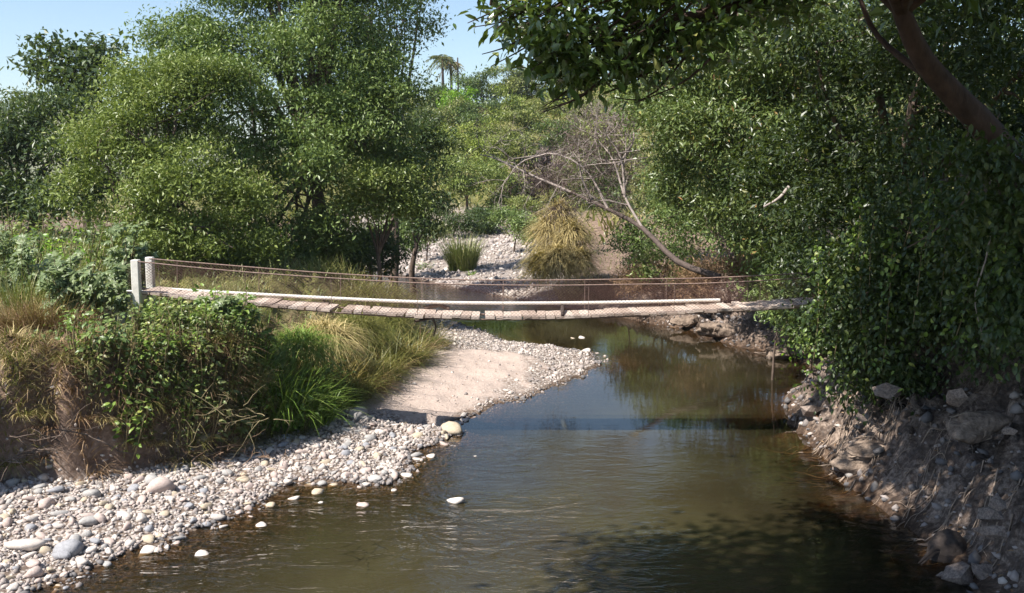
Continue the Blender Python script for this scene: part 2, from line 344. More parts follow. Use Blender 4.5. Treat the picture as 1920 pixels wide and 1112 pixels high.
tr = nt.nodes.new('ShaderNodeBsdfTransparent'); nt.links.new(ramp(nt, attr(nt, 'depth'), [(0, (.78, .66, .52)), (.2, (.46, .35, .22)), (.6, (.2, .15, .08))]), tr.inputs[0])
df = nt.nodes.new('ShaderNodeBsdfDiffuse'); nt.links.new(ramp(nt, noise(nt, .35, 3, .5, pos), [(.35, (.036, .029, .015)), (.65, (.050, .044, .021))]), df.inputs[0])
mx1 = nt.nodes.new('ShaderNodeMixShader'); nt.links.new(math_(nt, 'ADD', math_(nt, 'MULTIPLY', attr(nt, 'depth'), 1.15), .12, True), mx1.inputs[0])
nt.links.new(tr.outputs[0], mx1.inputs[1]); nt.links.new(df.outputs[0], mx1.inputs[2])
mx2 = nt.nodes.new('ShaderNodeMixShader'); nt.links.new(fr.outputs[0], mx2.inputs[0]); nt.links.new(mx1.outputs[0], mx2.inputs[1]); nt.links.new(gl.outputs[0], mx2.inputs[2])
nt.links.new(mx2.outputs[0], out.inputs[0])
wx = axis([(-95, -20, 5), (-20, 16, .3)]); wy = axis([(-35, 11, 3), (11, 46, .25), (46, 76, .6)])
WX, WY = np.meshgrid(wx, wy); wz = ground(WX.ravel(), WY.ravel()); n_ = len(wx)
i = (np.arange(len(wy) - 1)[:, None] * n_ + np.arange(n_ - 1)[None]).ravel()
wF = np.stack([i, i + 1, i + n_ + 1, i + n_], -1); wF = wF[(wz[wF].min(1) < .35)]
wa = mesh_obj('river', [(np.stack([WX.ravel(), WY.ravel(), 0 * wz], -1), wF)], WMAT, smooth=True, tint={'depth': np.clip(-wz, 0, 2)}); tag(wa, kind='structure')

# ------------------------------------------------------------------ stones
IV, IF = ico(2); IV1, IF1 = ico(1); IV4, IF4 = ico(5)
def rock_shape(V, flat, seed, rough=.18):
    r = np.random.RandomState(seed); d = np.zeros(len(V))
    for k in range(7):
        w = r.randn(3) * (1 + .35 * k); d += np.sin(V @ w + r.rand() * 6) * rough / (1 + .35 * k)
    s = np.array([1, .62 + .3 * r.rand(), flat]); V = V * (1 + d)[:, None]
    for k in range(6):
        w = unit(r.randn(3)); c = r.uniform(.62, .85); q = V @ w; V = V - np.where(q > c, (q - c) * .85, 0)[:, None] * w
    return V * s * 1.1
SHAPES = {'rounded': .72, 'flat': .38, 'oblong': .5}
smesh = {}
for si, (sh, fl) in enumerate(SHAPES.items()):
    for ti, tone in enumerate(TONES):
        V = rock_shape(IV, fl, 40 + si * 7 + ti, .16 if sh != 'flat' else .2)
        if sh == 'oblong': V = V * np.array([1.25, .8, 1])
        o = mesh_obj('river_stone', [(V, IF)], STONE[tone], smooth=True); smesh[sh, tone] = o.data; bpy.data.objects.remove(o)
# candidate stones on the gravel
N = 130000
cx = R.uniform(-13, 4.5, N); cy = R.uniform(12.5, 44, N)
cz, cdw, cdt, cwr, cwl = ground(cx, cy, True)
csand = -sd_poly(np.stack([cx, cy], -1), sandpoly) + .2 * wob(cx, cy, 1.4, 8)
dens = np.where((cdw > .0) & (cdt < .25) & (cwl > .5), 1.0, 0); dens = np.where(csand > .1, .12, np.where(csand > -.3, .5 * dens, dens)); dens *= 1 - .75 * S((cdt + .3) / .5)
dens = np.where((cdw <= 0) & (cdw > -.35) & (cy < 40), .45, dens); dens = np.where((cdw <= -.35) & (cdw > -2.2) & (cy < 36), .3, dens)
keep = R.rand(N) < dens * np.clip(.45 + .6 * (cy < 27), 0, 1)
cx, cy, cz, cdw, csand = cx[keep], cy[keep], cz[keep], cdw[keep], csand[keep]
sz = np.clip(.038 * np.exp(R.randn(len(cx)) * .5), .02, .14) * np.where(csand > .1, .55, 1) * np.where(cdw < -.2, .8, 1)
sz *= np.where((cy > 24), .8, 1.0)
ppx, ppy, pd = project(np.stack([cx, cy, cz], -1))
infr = (ppx > -40) & (ppx < 1960) & (ppy < 1150)
cx, cy, cz, sz, cdw, ppx, ppy, pd, csand = [a[infr] for a in (cx, cy, cz, sz, cdw, ppx, ppy, pd, csand)]
# thin out overlaps between the large ones
order = np.argsort(-sz / pd); big_i = []
for k in order:
    if len(big_i) >= 272: break
    if ppx[k] < 8 or ppy[k] > 1104 or cdw[k] < -.25: continue
    if all((cx[k] - cx[q]) ** 2 + (cy[k] - cy[q]) ** 2 > (1.0 * (sz[k] + sz[q])) ** 2 for q in big_i): big_i.append(k)
    else: sz[k] *= .5
def zone(px, py, dw):
    if dw < -.05: return 'standing in the shallow water' + (' by the near gravel' if py > 880 else ' off the gravel tip' if px > 850 else ' at the gravel edge')
    if csz: return 'lying on the bare sand'
    if px > 860: return 'on the pebbly sandbar tip'
    if py < 700: return 'on the shaded gravel behind the sandbar'
    if py < 800: return 'on the gravel along the bridge shadow'
    if px > 640: return 'on the gravel point below the bridge shadow'
    if px > 420: return 'on the middle of the near gravel bar'
    if py > 1000: return 'on the gravel at the bottom left corner'
    if px < 180: return 'under the dark left bank'
    return 'on the near gravel bar below the bank'
tones = list(TONES); shapes = list(SHAPES)
used = {}
def put_stone(x, y, z, s, tone, shape, label, group):
    o = bpy.data.objects.new('river_stone', smesh[shape, tone]); COL.objects.link(o)
    o.location = (x, y, z); o.scale = (s * R.uniform(.9, 1.2), s * R.uniform(.9, 1.15), s * R.uniform(.85, 1.15))
    o.rotation_euler = (R.uniform(-.3, .3), R.uniform(-.3, .3), R.uniform(0, 6.28)); tag(o, label, 'stone', group)
for px, py, s, tone, shape, lab in [
    (48, 1022, .235, 'white', 'oblong', 'large pale egg shaped stone at the far left of the near gravel'),
    (128, 1026, .23, 'bluish grey', 'rounded', 'large slate grey stone right of the pale egg shaped stone'),
    (168, 982, .21, 'grey', 'flat', 'long sloping grey slab stone above the slate grey stone'),
    (305, 915, .22, 'pinkish', 'rounded', 'large pinkish boulder on the gravel below the dry twigs'),
    (276, 1030, .15, 'white', 'flat', 'flat pale stone at the waterline on the near gravel'),
    (670, 780, .24, 'grey', 'rounded', 'large grey boulder against the bridge shadow'),
    (845, 803, .24, 'tan', 'rounded', 'large tan boulder at the gravel point touching the bridge shadow'),
    (855, 938, .15, 'white', 'rounded', 'lone pale stone farthest out in the foreground river'),
    (807, 854, .12, 'white', 'flat', 'flat pale stone in the water off the gravel point'),
    (893, 853, .06, 'white', 'flat', 'small flat pale stone right of the other one off the gravel point'),
    (489, 981, .12, 'white', 'flat', 'flat pale stone alone in the brown shallows'),
    (381, 1036, .12, 'white', 'flat', 'flat pale stone nearest the bottom edge in the water'),
    (679, 944, .13, 'pinkish', 'flat', 'flat pinkish stone in the shallows below the gravel point'),
    (597, 920, .11, 'tan', 'rounded', 'tan stone in the shallows close to the gravel'),
    (551, 932, .09, 'white', 'rounded', 'small pale stone in the shallows beside the near gravel'),
    (738, 917, .08, 'white', 'flat', 'small flat pale stone in the water below the gravel corner'),
    (598, 939, .08, 'white', 'flat', 'little flat pale stone nearest the tan stone in the shallows'),
    (1100, 657, .22, 'white', 'flat', 'broad pale stone at the tip of the sandbar'),
    (1090, 632, .15, 'white', 'flat', 'pale flat stone in the water beyond the sandbar tip'),
    (1075, 633, .09, 'tan', 'flat', 'small tan stone in the water beyond the sandbar tip'),
    (540, 800, .2, 'tan', 'rounded', 'tan boulder on grass at the foot of the bank'),
    (285, 838, .24, 'tan', 'oblong', 'oblong tan boulder stuck in the eroded bank face'),
    (120, 830, .2, 'pinkish', 'rounded', 'pinkish boulder half buried in the dark bank face')]:
    p = atz(px, py, .0); g = gz(p[0], p[1])
    for _ in range(4): p = atz(px, py, max(g, -.02) + .05); g = gz(p[0], p[1])
    put_stone(p[0], p[1], max(g, -.03) + s * .18, s, tone, shape, lab, 'large river stones')
taken = set(big_i)
for k in big_i:
    csz = csand[k] > .1
    zt = zone(ppx[k], ppy[k], cdw[k]); size = 'big' if sz[k] > .115 else 'fair sized' if sz[k] > .09 else 'small'
    best = None
    for _ in range(14):
        to, sh = random.choice(['white', 'white', 'pinkish', 'pinkish', 'grey', 'tan', 'bluish grey']), random.choice(shapes)
        lab = f'{size} {sh} {to} stone {zt}'
        if best is None or used.get(lab, 0) < used.get(best[2], 0): best = (to, sh, lab)
        if used.get(lab, 0) == 0: break
    used[best[2]] = used.get(best[2], 0) + 1
    put_stone(cx[k], cy[k], max(cz[k], -.04) + sz[k] * .12, sz[k] * .9, best[0], best[1], best[2], 'river stones on the gravel')
rest = np.array([k for k in range(len(cx)) if k not in taken])
def pebbles(name, x, y, z, s, label, cover, tone=.48):
    protos = [rock_shape(IV1, f, 90 + q, .16) for q, f in enumerate((.4, .5, .6, .7, .45, .8))]
    V, F, T, off = [], [], [], 0
    which = R.randint(0, 6, len(x)); ang = R.rand(len(x)) * 6.28; tin = np.clip(tone + .24 * R.randn(len(x)) - .4 * (z < .035), 0, 1)
    for q in range(6):
        w = np.where(which == q)[0]
        if not len(w): continue
        p = protos[q]; c, sn = np.cos(ang[w]), np.sin(ang[w])
        X = p[None, :, 0] * c[:, None] - p[None, :, 1] * sn[:, None]; Yv = p[None, :, 0] * sn[:, None] + p[None, :, 1] * c[:, None]
        tl = R.uniform(-.35, .35, len(w)); Zv = p[None, :, 2] + X * tl[:, None]
        vv = np.stack([X, Yv, Zv + .0 * X], -1) * s[w][:, None, None] + np.stack([x[w], y[w], z[w] + s[w] * .15], -1)[:, None]
        V.append(vv.reshape(-1, 3)); F.append((IF1[None] + (np.arange(len(w)) * len(p))[:, None, None]).reshape(-1, 3) + off); off += vv.shape[0] * vv.shape[1]
        T.append(np.repeat(tin[w], len(p)))
    o = mesh_obj(name, [(np.concatenate(V), np.concatenate(F))], GRAVEL, smooth=True, tint=np.concatenate(T))
    tag(o, label, cover, kind='stuff'); return o
pebbles('gravel', cx[rest], cy[rest], cz[rest], sz[rest], 'loose pale river pebbles covering the left gravel bar and sandbar edge', 'gravel')
# far gravel bar
N = 9000
x = R.uniform(-14, 9, N); y = R.uniform(42, 82, N); z, dw, dt, wr, wl = ground(x, y, True); q, w2_, _ = project(np.stack([x, y, z], -1))
k = (dw > 0) & (dt < -.3) & (wr < .5) & (dw < 20) & (q > 690) & (q < 1000 + 60 * R.rand(N))
s = np.clip(.085 * np.exp(R.randn(N) * .5), .04, .28)
pebbles('gravel', x[k], y[k], z[k], s[k], 'pale grey pebbles covering the far gravel slope upstream', 'gravel')
# right bank cobbles
N = 4200
x = R.uniform(5.5, 12, N); y = R.uniform(13, 42, N); z, dw, dt, wr, wl = ground(x, y, True)
k = (dw > -.1) & (dw < 2.4) & (wr > .5)
pebbles('rubble', x[k], y[k], z[k], np.clip(.05 * np.exp(R.randn(N) * .5), .02, .16)[k], 'crumbled earth and small stones along the right bank', 'rubble', .22)

# ------------------------------------------------------------------ vegetation builders
DENS = 1.25
def crown_mesh(blobs, leaf, per=16, fine=False, wl=.42, sig=.32, fill=.55, droop=.25, gap=0.0):
    """blobs: (cx,cy,cz, rx,ry,rz, nclusters)"""
    Ps, Ds, Ns, Ls, Ts = [], [], [], [], []
    for (bx, by, bz, rx, ry, rz, nc) in blobs:
        nc = int(nc * DENS); ns = max(5, int(nc / 19)); mr = (rx * ry * rz) ** (1 / 3)
        sd = unit(R.randn(ns, 3) + np.array([0, -.25, .12])); sr = fill + (1.05 - fill) * R.rand(ns) ** .5
        sc = sd * sr[:, None] * np.array([rx, ry, rz]); srad = mr * R.uniform(.24, .5, ns) * (10 / max(ns, 10)) ** .2
        w = R.randint(0, ns, nc); d = unit(R.randn(nc, 3) + np.array([0, 0, .35])); rr = .35 + .65 * R.rand(nc) ** .5
        rel = sc[w] + d * (rr * srad[w])[:, None] * np.array([1.3, 1.3, .55])
        C = rel + np.array([bx, by, bz]); d = unit(.6 * d + .5 * sd[w])
        if gap > 0:
            w = R.randn(3) * 2.2 / max(rx, .5); C = C[np.sin(C @ w) > -1 + 2 * gap * R.rand(len(C))]; d = d[:len(C)]
        n = len(C); outw = unit(d + np.array([0, 0, .15]))
        tw = unit(outw + R.randn(n, 3) * .5)
        off = R.randn(n, per, 3) * sig * np.array([1.1, 1.1, .55]) + tw[:, None] * (R.rand(n, per, 1) - .5) * sig * 2.2
        P = (C[:, None] + off).reshape(-1, 3)
        D = unit(np.repeat(outw, per, 0) * .6 + R.randn(n * per, 3) * .75 - np.array([0, 0, droop]))
        Nn = unit(np.repeat(outw, per, 0) * .55 + np.array([0, 0, .95]) + R.randn(n * per, 3) * .5)
        L = leaf * (.5 + .95 * R.rand(n * per) ** 1.3); ct = np.repeat(R.rand(n), per)
        Ps.append(P); Ds.append(D); Ns.append(Nn); Ls.append(L); Ts.append(np.clip(.45 * ct + .6 * R.rand(n * per) ** 1.3, 0, 1))
    P = np.concatenate(Ps); L = np.concatenate(Ls)
    V, F, k = leaves(P, np.concatenate(Ds), np.concatenate(Ns), L, L * wl, fine)
    return V, F, np.repeat(np.concatenate(Ts), k), P
def pb(px, py, Y, rpx, rpy, nc, depth=None):
    c = at(px, py, Y); sc = Y / F_PX
    return (c[0], c[1], c[2], rpx * sc, depth if depth else max(rpx * sc * .8, .5), rpy * sc, nc)
def limbs(base, blobs, r0, extra=5, fork=None, lean=None, ends=None):
    """trunk from base to a fork then tapering limbs into every blob"""
    base = np.asarray(base, float); parts = []
    C = np.array([b[:3] for b in blobs]); mean = C.mean(0)
    fork = np.asarray(fork, float) if fork is not None else base + (mean - base) * np.array([.25, .25, .45])
    base0 = base - np.array([0, 0, .5])
    P = spline([base0, base0 * .45 + fork * .55 + R.randn(3) * r0 * .8, fork], 9); parts.append(tube(P, np.linspace(r0 * 1.25, r0 * .75, 9), 8))
    for b in blobs:
        for k in range(max(1, extra // len(blobs) + 1)):
            e = np.array(b[:3]) + R.randn(3) * np.array(b[3:6]) * .42
            if k == 0: e = np.array(b[:3]) + np.array([0, 0, b[5] * .3])
            mdl = fork * .5 + e * .5 + R.randn(3) * .3 + np.array([0, 0, .15 * np.linalg.norm(e - fork)])
            P = spline([fork, mdl, e], 9); parts.append(tube(P, np.linspace(r0 * (.6 if k == 0 else .35), r0 * .08, 9), 6))
            for _ in range(3):
                s = P[R.randint(3, 8)]; e2 = s + R.randn(3) * np.array(b[3:6]) * .4
                parts.append(tube(spline([s, (s + e2) / 2 + R.randn(3) * .1, e2], 5), np.linspace(r0 * .2, r0 * .04, 5), 5))
    return parts
def tree(name, label, cat, base, blobs, leaf, mat, r0=.2, per=16, group=None, bark=BARK, fine=False, wl=.42, sig=.32, fill=.5, extra=5, fork=None, gap=0.0, droop=.25, trunk=True):
    base = np.asarray(base, float); root = empty(name, base, label, cat, group)
    V, F, T, P = crown_mesh(blobs, leaf, per, fine, wl, sig, fill, droop, gap)
    mesh_obj('crown' if name.endswith('tree') else 'foliage', [(V - base, F)], mat, root, tint=T)
    if trunk:
        pr = [(v - base, f) for v, f in limbs(base, blobs, r0, extra, fork)]
        mesh_obj('trunk' if name.endswith('tree') else 'stem', pr, bark, root, smooth=True)
    return root
def tuft(label, base, H, n, rad, mat, droop=.5, w=.016, tilt=.5, group=None, name='grass_tuft', cat='grass tuft', lean=(0, 0)):
    base = np.asarray(base, float); a = R.rand(n) * 6.28; r = rad * R.rand(n) ** .5
    B = np.stack([r * np.cos(a), r * np.sin(a) * .8, -.05 + 0 * r], -1)
    gzv = ground(base[0] + B[:, 0], base[1] + B[:, 1]) - base[2]; B[:, 2] += np.clip(gzv, -.8, .8)
    aa = a + R.randn(n) * .8; tl = tilt * (.25 + .75 * R.rand(n))
    D = np.stack([np.cos(aa) * tl + lean[0], np.sin(aa) * tl + lean[1], np.ones(n)], -1)
    V, F, k = blades(B, D, H * (.45 + .65 * R.rand(n)), droop * (.4 + .9 * R.rand(n)), w * (.6 + .8 * R.rand(n)))
    o = mesh_obj(name, [(V, F)], mat, tint=np.repeat(R.rand(n), k)); o.location = base
    return tag(o, label, cat, group)
def herb(label, base, h, rad, nst, nl, leaf, mat, name='leafy_plant', cat='plant', group=None, palm=0, stem=STEM, wl=.5, lean=(0, 0)):
    base = np.asarray(base, float); root = empty(name, base, label, cat, group)
    st, P, D, N = [], [], [], []
    for k in range(nst):
        a = R.rand() * 6.28; q = rad * R.rand() ** .5; hh = h * R.uniform(.6, 1.05)
        b = np.array([q * .45 * math.cos(a), q * .45 * math.sin(a), 0]); b[2] = np.clip(gz(base[0] + b[0], base[1] + b[1]) - base[2], -.9, .9) - .06
        e = np.array([q * math.cos(a) + lean[0] * hh, q * math.sin(a) + lean[1] * hh, hh + b[2] * .5])
        Q = spline([b, (b + e) / 2 + R.randn(3) * .06 * h, e], 7); st.append(tube(Q, np.linspace(.013, .004, 7) * (1 + h * .4), 5))
        m_ = max(3, nl // nst); t = .15 + .85 * R.rand(m_) ** .7
        i0 = np.clip((t * 6).astype(int), 0, 5); f = (t * 6 - i0)[:, None]; pt = Q[i0] * (1 - f) + Q[i0 + 1] * f
        dr = unit(R.randn(m_, 3) * np.array([1, 1, .35]) + np.array([0, 0, .15])); pet = leaf * R.uniform(.4, 1.3, (m_, 1)); tip = pt + dr * pet
        if palm:
            nrm = unit(np.array([-.25, -.35, .8]) + R.randn(m_, 3) * .35); u = unit(np.cross(nrm, R.randn(m_, 3))); vv = np.cross(nrm, u)
            for j in range(palm):
                th = -2.2 + 4.4 * j / (palm - 1); P.append(tip); D.append(u * math.cos(th) + vv * math.sin(th) - nrm * .15); N.append(nrm)
        else:
            P.append(tip); D.append(unit(dr + np.array([0, 0, -.3]) + R.randn(m_, 3) * .3)); N.append(unit(np.array([0, -.2, 1]) + R.randn(m_, 3) * .5))
    P = np.concatenate(P); L = leaf * R.uniform(.65, 1.25, len(P))
    V, F, k = leaves(P, np.concatenate(D), np.concatenate(N), L, L * wl, leaf > .1)
    mesh_obj('foliage', [(V, F)], mat, root, tint=np.repeat(R.rand(len(P)), k)); mesh_obj('stem', st, stem, root, smooth=True)
    return root

# ------------------------------------------------------------------ left bank trees
GL = 'trees on the left bank'
b = [pb(560, 170, 39, 190, 150, 680), pb(420, 250, 37, 140, 130, 470), pb(660, 200, 41, 100, 170, 460), pb(540, 350, 37.5, 170, 120, 540), pb(640, 60, 41, 150, 110, 480),
     pb(470, 70, 40, 120, 90, 380), pb(715, 320, 43, 80, 100, 320), pb(610, -60, 40, 160, 80, 300), pb(680, -150, 41, 105, 95, 280), pb(580, -210, 40, 160, 100, 340), pb(430, -90, 40, 130, 80, 260), pb(700, -300, 41, 110, 80, 200), pb(370, 100, 39, 85, 75, 320), pb(560, 450, 39, 90, 55, 150), pb(450, 430, 36, 130, 60, 210)]
tree('broadleaf_tree', 'tall spreading green tree behind the left end of the footbridge', 'tree', on(600, Y=39.5), b, .165, G_MID, .3, per=30, group=GL, sig=.31, extra=26, gap=.08, fill=.35)
b = [pb(300, 250, 34, 130, 110, 420), pb(230, 340, 33, 110, 110, 380), pb(360, 370, 32.5, 120, 110, 420), pb(250, 440, 32, 120, 60, 200), pb(390, 460, 32, 110, 45, 160), pb(330, 150, 35, 90, 70, 160), pb(270, 130, 36, 50, 45, 80)]
tree('broadleaf_tree', 'bushy yellow green tree just left of the tall spreading tree', 'tree', on(290, Y=33.5), b, .15, G_YEL, .2, per=30, group=GL, sig=.28, extra=16, gap=.15)
b = [pb(70, 260, 45, 100, 80, 260), pb(20, 330, 44, 90, 80, 240), pb(130, 320, 43, 70, 90, 200), pb(-80, 280, 46, 90, 110, 200), pb(60, 375, 43, 110, 35, 150)]
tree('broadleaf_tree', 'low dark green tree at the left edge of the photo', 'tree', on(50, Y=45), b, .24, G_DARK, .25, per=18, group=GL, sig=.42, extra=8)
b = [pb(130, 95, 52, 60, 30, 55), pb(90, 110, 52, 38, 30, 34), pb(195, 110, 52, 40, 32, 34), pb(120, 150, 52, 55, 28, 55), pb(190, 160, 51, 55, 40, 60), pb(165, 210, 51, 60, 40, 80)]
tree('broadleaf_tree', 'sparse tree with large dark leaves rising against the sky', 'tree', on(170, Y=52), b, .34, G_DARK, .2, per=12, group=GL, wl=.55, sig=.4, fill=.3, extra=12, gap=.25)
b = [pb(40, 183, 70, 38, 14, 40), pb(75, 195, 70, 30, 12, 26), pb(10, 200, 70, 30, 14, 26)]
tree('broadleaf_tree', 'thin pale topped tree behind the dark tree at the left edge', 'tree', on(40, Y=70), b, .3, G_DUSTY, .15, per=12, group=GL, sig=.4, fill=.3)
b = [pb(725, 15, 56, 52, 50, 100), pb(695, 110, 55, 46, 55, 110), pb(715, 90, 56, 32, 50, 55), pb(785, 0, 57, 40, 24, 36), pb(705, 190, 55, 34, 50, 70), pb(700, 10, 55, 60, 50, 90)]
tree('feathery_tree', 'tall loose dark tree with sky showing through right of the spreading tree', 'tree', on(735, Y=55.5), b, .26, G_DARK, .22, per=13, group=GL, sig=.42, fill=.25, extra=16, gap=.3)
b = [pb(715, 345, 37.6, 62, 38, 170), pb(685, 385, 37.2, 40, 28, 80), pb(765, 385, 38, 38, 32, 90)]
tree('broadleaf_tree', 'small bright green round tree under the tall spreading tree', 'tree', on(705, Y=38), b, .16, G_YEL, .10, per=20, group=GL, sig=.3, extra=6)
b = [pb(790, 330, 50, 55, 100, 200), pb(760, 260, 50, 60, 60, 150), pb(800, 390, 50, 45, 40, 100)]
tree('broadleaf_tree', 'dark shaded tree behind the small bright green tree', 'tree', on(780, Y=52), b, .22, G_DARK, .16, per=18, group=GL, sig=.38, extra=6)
b = [pb(870, 325, 82, 45, 38, 130), pb(905, 335, 84, 40, 32, 90), pb(850, 350, 82, 28, 22, 50)]
tree('broadleaf_tree', 'light green tree with a bare forked trunk above the far gravel', 'tree', on(876, Y=83), b, .26, G_YEL, .14, per=18, group='trees along the far bank', sig=.4, extra=4)
# shaded shrubs on the left upstream bank
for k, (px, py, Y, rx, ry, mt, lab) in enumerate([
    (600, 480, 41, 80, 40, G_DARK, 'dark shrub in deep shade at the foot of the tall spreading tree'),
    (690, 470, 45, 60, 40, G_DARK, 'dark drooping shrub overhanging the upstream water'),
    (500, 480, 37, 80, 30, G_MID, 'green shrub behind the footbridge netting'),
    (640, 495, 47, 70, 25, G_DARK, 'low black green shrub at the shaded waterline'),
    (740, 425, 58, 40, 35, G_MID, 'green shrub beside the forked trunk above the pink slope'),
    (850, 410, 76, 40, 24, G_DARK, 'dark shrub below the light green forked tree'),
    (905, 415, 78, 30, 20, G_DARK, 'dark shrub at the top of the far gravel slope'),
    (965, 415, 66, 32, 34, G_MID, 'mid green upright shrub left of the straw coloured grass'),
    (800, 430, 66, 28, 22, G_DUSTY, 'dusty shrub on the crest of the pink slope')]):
    p = at(px, py, Y); g = gz(p[0], Y)
    tree('shrub', lab, 'shrub', (p[0], Y, min(g, p[2])), [pb(px, py, Y, rx, ry, 130), pb(px + rx * .5, py + ry * .4, Y - .5, rx * .6, ry * .7, 60)], .2, mt, .06, per=16, group='shrubs upstream', sig=.28, extra=3)

# ------------------------------------------------------------------ hillside bushes
HB = [  # px, py, Y, rx, ry, material
    (790, 190, 165, 34, 22, 'olive'), (825, 178, 168, 30, 20, 'dark'), (862, 182, 160, 30, 22, 'lime'), (905, 165, 162, 42, 30, 'dark'), (950, 150, 165, 34, 24, 'olive'), (985, 160, 165, 30, 26, 'dusty'),
    (1020, 150, 168, 40, 34, 'olive'), (1075, 150, 165, 45, 38, 'olive'), (1140, 150, 160, 50, 40, 'yellow'), (1220, 140, 160, 55, 45, 'olive'),
    (800, 225, 140, 30, 20, 'dusty'), (845, 215, 142, 34, 22, 'tan'), (905, 205, 140, 40, 26, 'dark'), (960, 195, 140, 36, 28, 'yellow'), (1010, 200, 140, 36, 30, 'olive'), (1065, 205, 138, 38, 30, 'yellow'), (1120, 205, 135, 40, 34, 'olive'), (1180, 210, 130, 46, 40, 'yellow'),
    (830, 255, 120, 36, 24, 'yellow'), (880, 250, 120, 40, 24, 'yellow'), (930, 245, 118, 40, 28, 'olive'), (985, 240, 118, 40, 30, 'olive'), (1040, 250, 115, 40, 32, 'dark'), (1100, 255, 112, 44, 34, 'olive'), (1165, 265, 110, 46, 40, 'yellow'),
    (840, 290, 102, 34, 24, 'olive'), (905, 290, 100, 42, 26, 'yellow'), (960, 285, 98, 40, 28, 'olive'), (1015, 295, 98, 40, 30, 'mauve'), (1075, 305, 96, 42, 32, 'olive'), (1140, 320, 94, 46, 36, 'dark'),
    (945, 335, 88, 38, 28, 'olive'), (1000, 345, 86, 38, 28, 'mauve'), (1055, 355, 84, 40, 30, 'olive'), (1120, 370, 80, 44, 34, 'dark'),
    (935, 380, 84, 26, 20, 'olive'), (985, 390, 74, 34, 28, 'olive')]
HM = {'olive': (H_OLIVE, 'olive green'), 'dark': (H_DARK, 'dark green'), 'lime': (G_LIME, 'bright lime green'), 'dusty': (G_DUSTY, 'dusty green'), 'yellow': (H_YEL, 'yellow green'), 'tan': (GR_PALE, 'pale dry tan'), 'mauve': (G_TWIG, 'leafless mauve')}
rows = [('along the hill crest', 158, 999), ('in the second row below the hill crest', 128, 158), ('in the middle row of the hillside', 109, 128), ('on the lower hillside', 93, 109), ('at the hill foot behind the dead tree', 0, 93)]
for rn, lo, hi in rows:
    mem = sorted([h for h in HB if lo <= h[2] < hi], key=lambda h: h[0]); cnt = {}
    tot = {}
    for h in mem: tot[h[5]] = tot.get(h[5], 0) + 1
    ords = ['leftmost', 'second', 'third', 'fourth', 'fifth', 'sixth']
    for h in mem:
        px, py, Y, rx, ry, mk = h; mt, word = HM[mk]; c_ = cnt.get(mk, 0); cnt[mk] = c_ + 1
        lab = f'{word} bush {rn}' if tot[mk] == 1 else f'{ords[c_]} {word} bush {rn}' + ('' if c_ == 0 else ' from left')
        p = at(px, py, Y); g = gz(p[0], Y); sc = Y / F_PX
        bl = [(p[0] + R.randn() * rx * sc * .35, Y + R.randn() * 1.2, p[2] + R.randn() * ry * sc * .2 - q * ry * sc * .25, rx * sc * (.85 - .12 * q), rx * sc * .8, ry * sc * (1 - .1 * q), 60) for q in range(3)]
        tree('hillside_bush', lab, 'bush', (p[0], Y, min(g, p[2] - ry * sc)), bl, .34 * Y / 110, mt, .12, per=16, group='bushes on the far hillside', sig=.35 * Y / 110, fill=.45, extra=3)

# palms and pole on the crest
def palm_tree(label, px, ytop, Y, fr, mt):
    p = at(px, ytop, Y); b_ = np.array([p[0], Y, gz(p[0], Y)]); root = empty('palm_tree', b_, label, 'palm', 'palms on the hill crest')
    H = p[2] - b_[2]; mesh_obj('trunk', [tube(spline([(0, 0, -.5), (.1, 0, H * .5), (0, 0, H)], 8), np.linspace(.3, .2, 8), 8)], BARK_GREY, root, smooth=True)
    P, D, N, rach = [], [], [], []
    for k in range(fr):
        a = k * 2.4 + R.rand() * .5; el = R.uniform(-.5, .9); d = np.array([math.cos(a) * math.cos(el), math.sin(a) * math.cos(el), math.sin(el)]); Lf = R.uniform(2.0, 2.8)
        t = np.linspace(0, 1, 12)[:, None]; Q = np.array([0, 0, H]) + d * Lf * t - np.array([0, 0, 1.5]) * t * t
        rach.append(tube(Q, np.linspace(.04, .015, 12), 4)); side = unit(np.cross(d, [0, 0, 1.])); up = np.cross(side, d)
        for s_ in (-1, 1):
            q = Q[2:]; P.append(q); D.append(np.tile(side * s_ * .7 + d * .5 - np.array([0, 0, .5]), (10, 1)) + R.randn(10, 3) * .1); N.append(np.tile(up, (10, 1)))
    P = np.concatenate(P); V, F, k = leaves(P, np.concatenate(D), np.concatenate(N), R.uniform(.8, 1.2, len(P)), .17)
    mesh_obj('fronds', [(V, F)], mt, root, tint=np.repeat(R.rand(len(P)), k)); mesh_obj('rachis', rach, STEM, root)
palm_tree('taller palm with drooping brown fronds on the hill crest', 829, 110, 172, 20, G_DUSTY)
palm_tree('shorter palm with yellow fronds right of the taller palm', 845, 119, 174, 13, GR_GOLD)
p = at(858, 108, 172); g = gz(p[0], 172)
o = mesh_obj('dead_palm', [tube(np.array([[0, 0, -.4], [.05, 0, (p[2] - g) * .5], [0, 0, p[2] - g]]), [.2, .16, .12], 8)], BARK_GREY, smooth=True); o.location = (p[0], 172, g)
tag(o, 'bare thin palm trunk standing right of the two palms', 'dead palm')

# far blue ridge at the left
xs = np.linspace(-1500, 500, 90); ry_ = [1500, 1650, 1900]
zt = 118 + 22 * np.sin(xs / 160 + 1) + 12 * np.sin(xs / 60) - .03 * np.abs(xs + 760)
V = np.concatenate([np.stack([xs, 0 * xs + 1500, 0 * xs - 5], -1) * .42, np.stack([xs, 0 * xs + 1700, zt], -1) * .42, np.stack([xs, 0 * xs + 2100, 0 * xs - 5], -1) * .42])
k = np.arange(89)[:, None]; F = np.concatenate([k + [0, 1, 91, 90], k + [90, 91, 181, 180]])
tag(mesh_obj('hills', [(V, F)], simple_mat('far_scrub', (.10, .12, .06), (.2, .19, .11), .02), smooth=True), kind='structure')

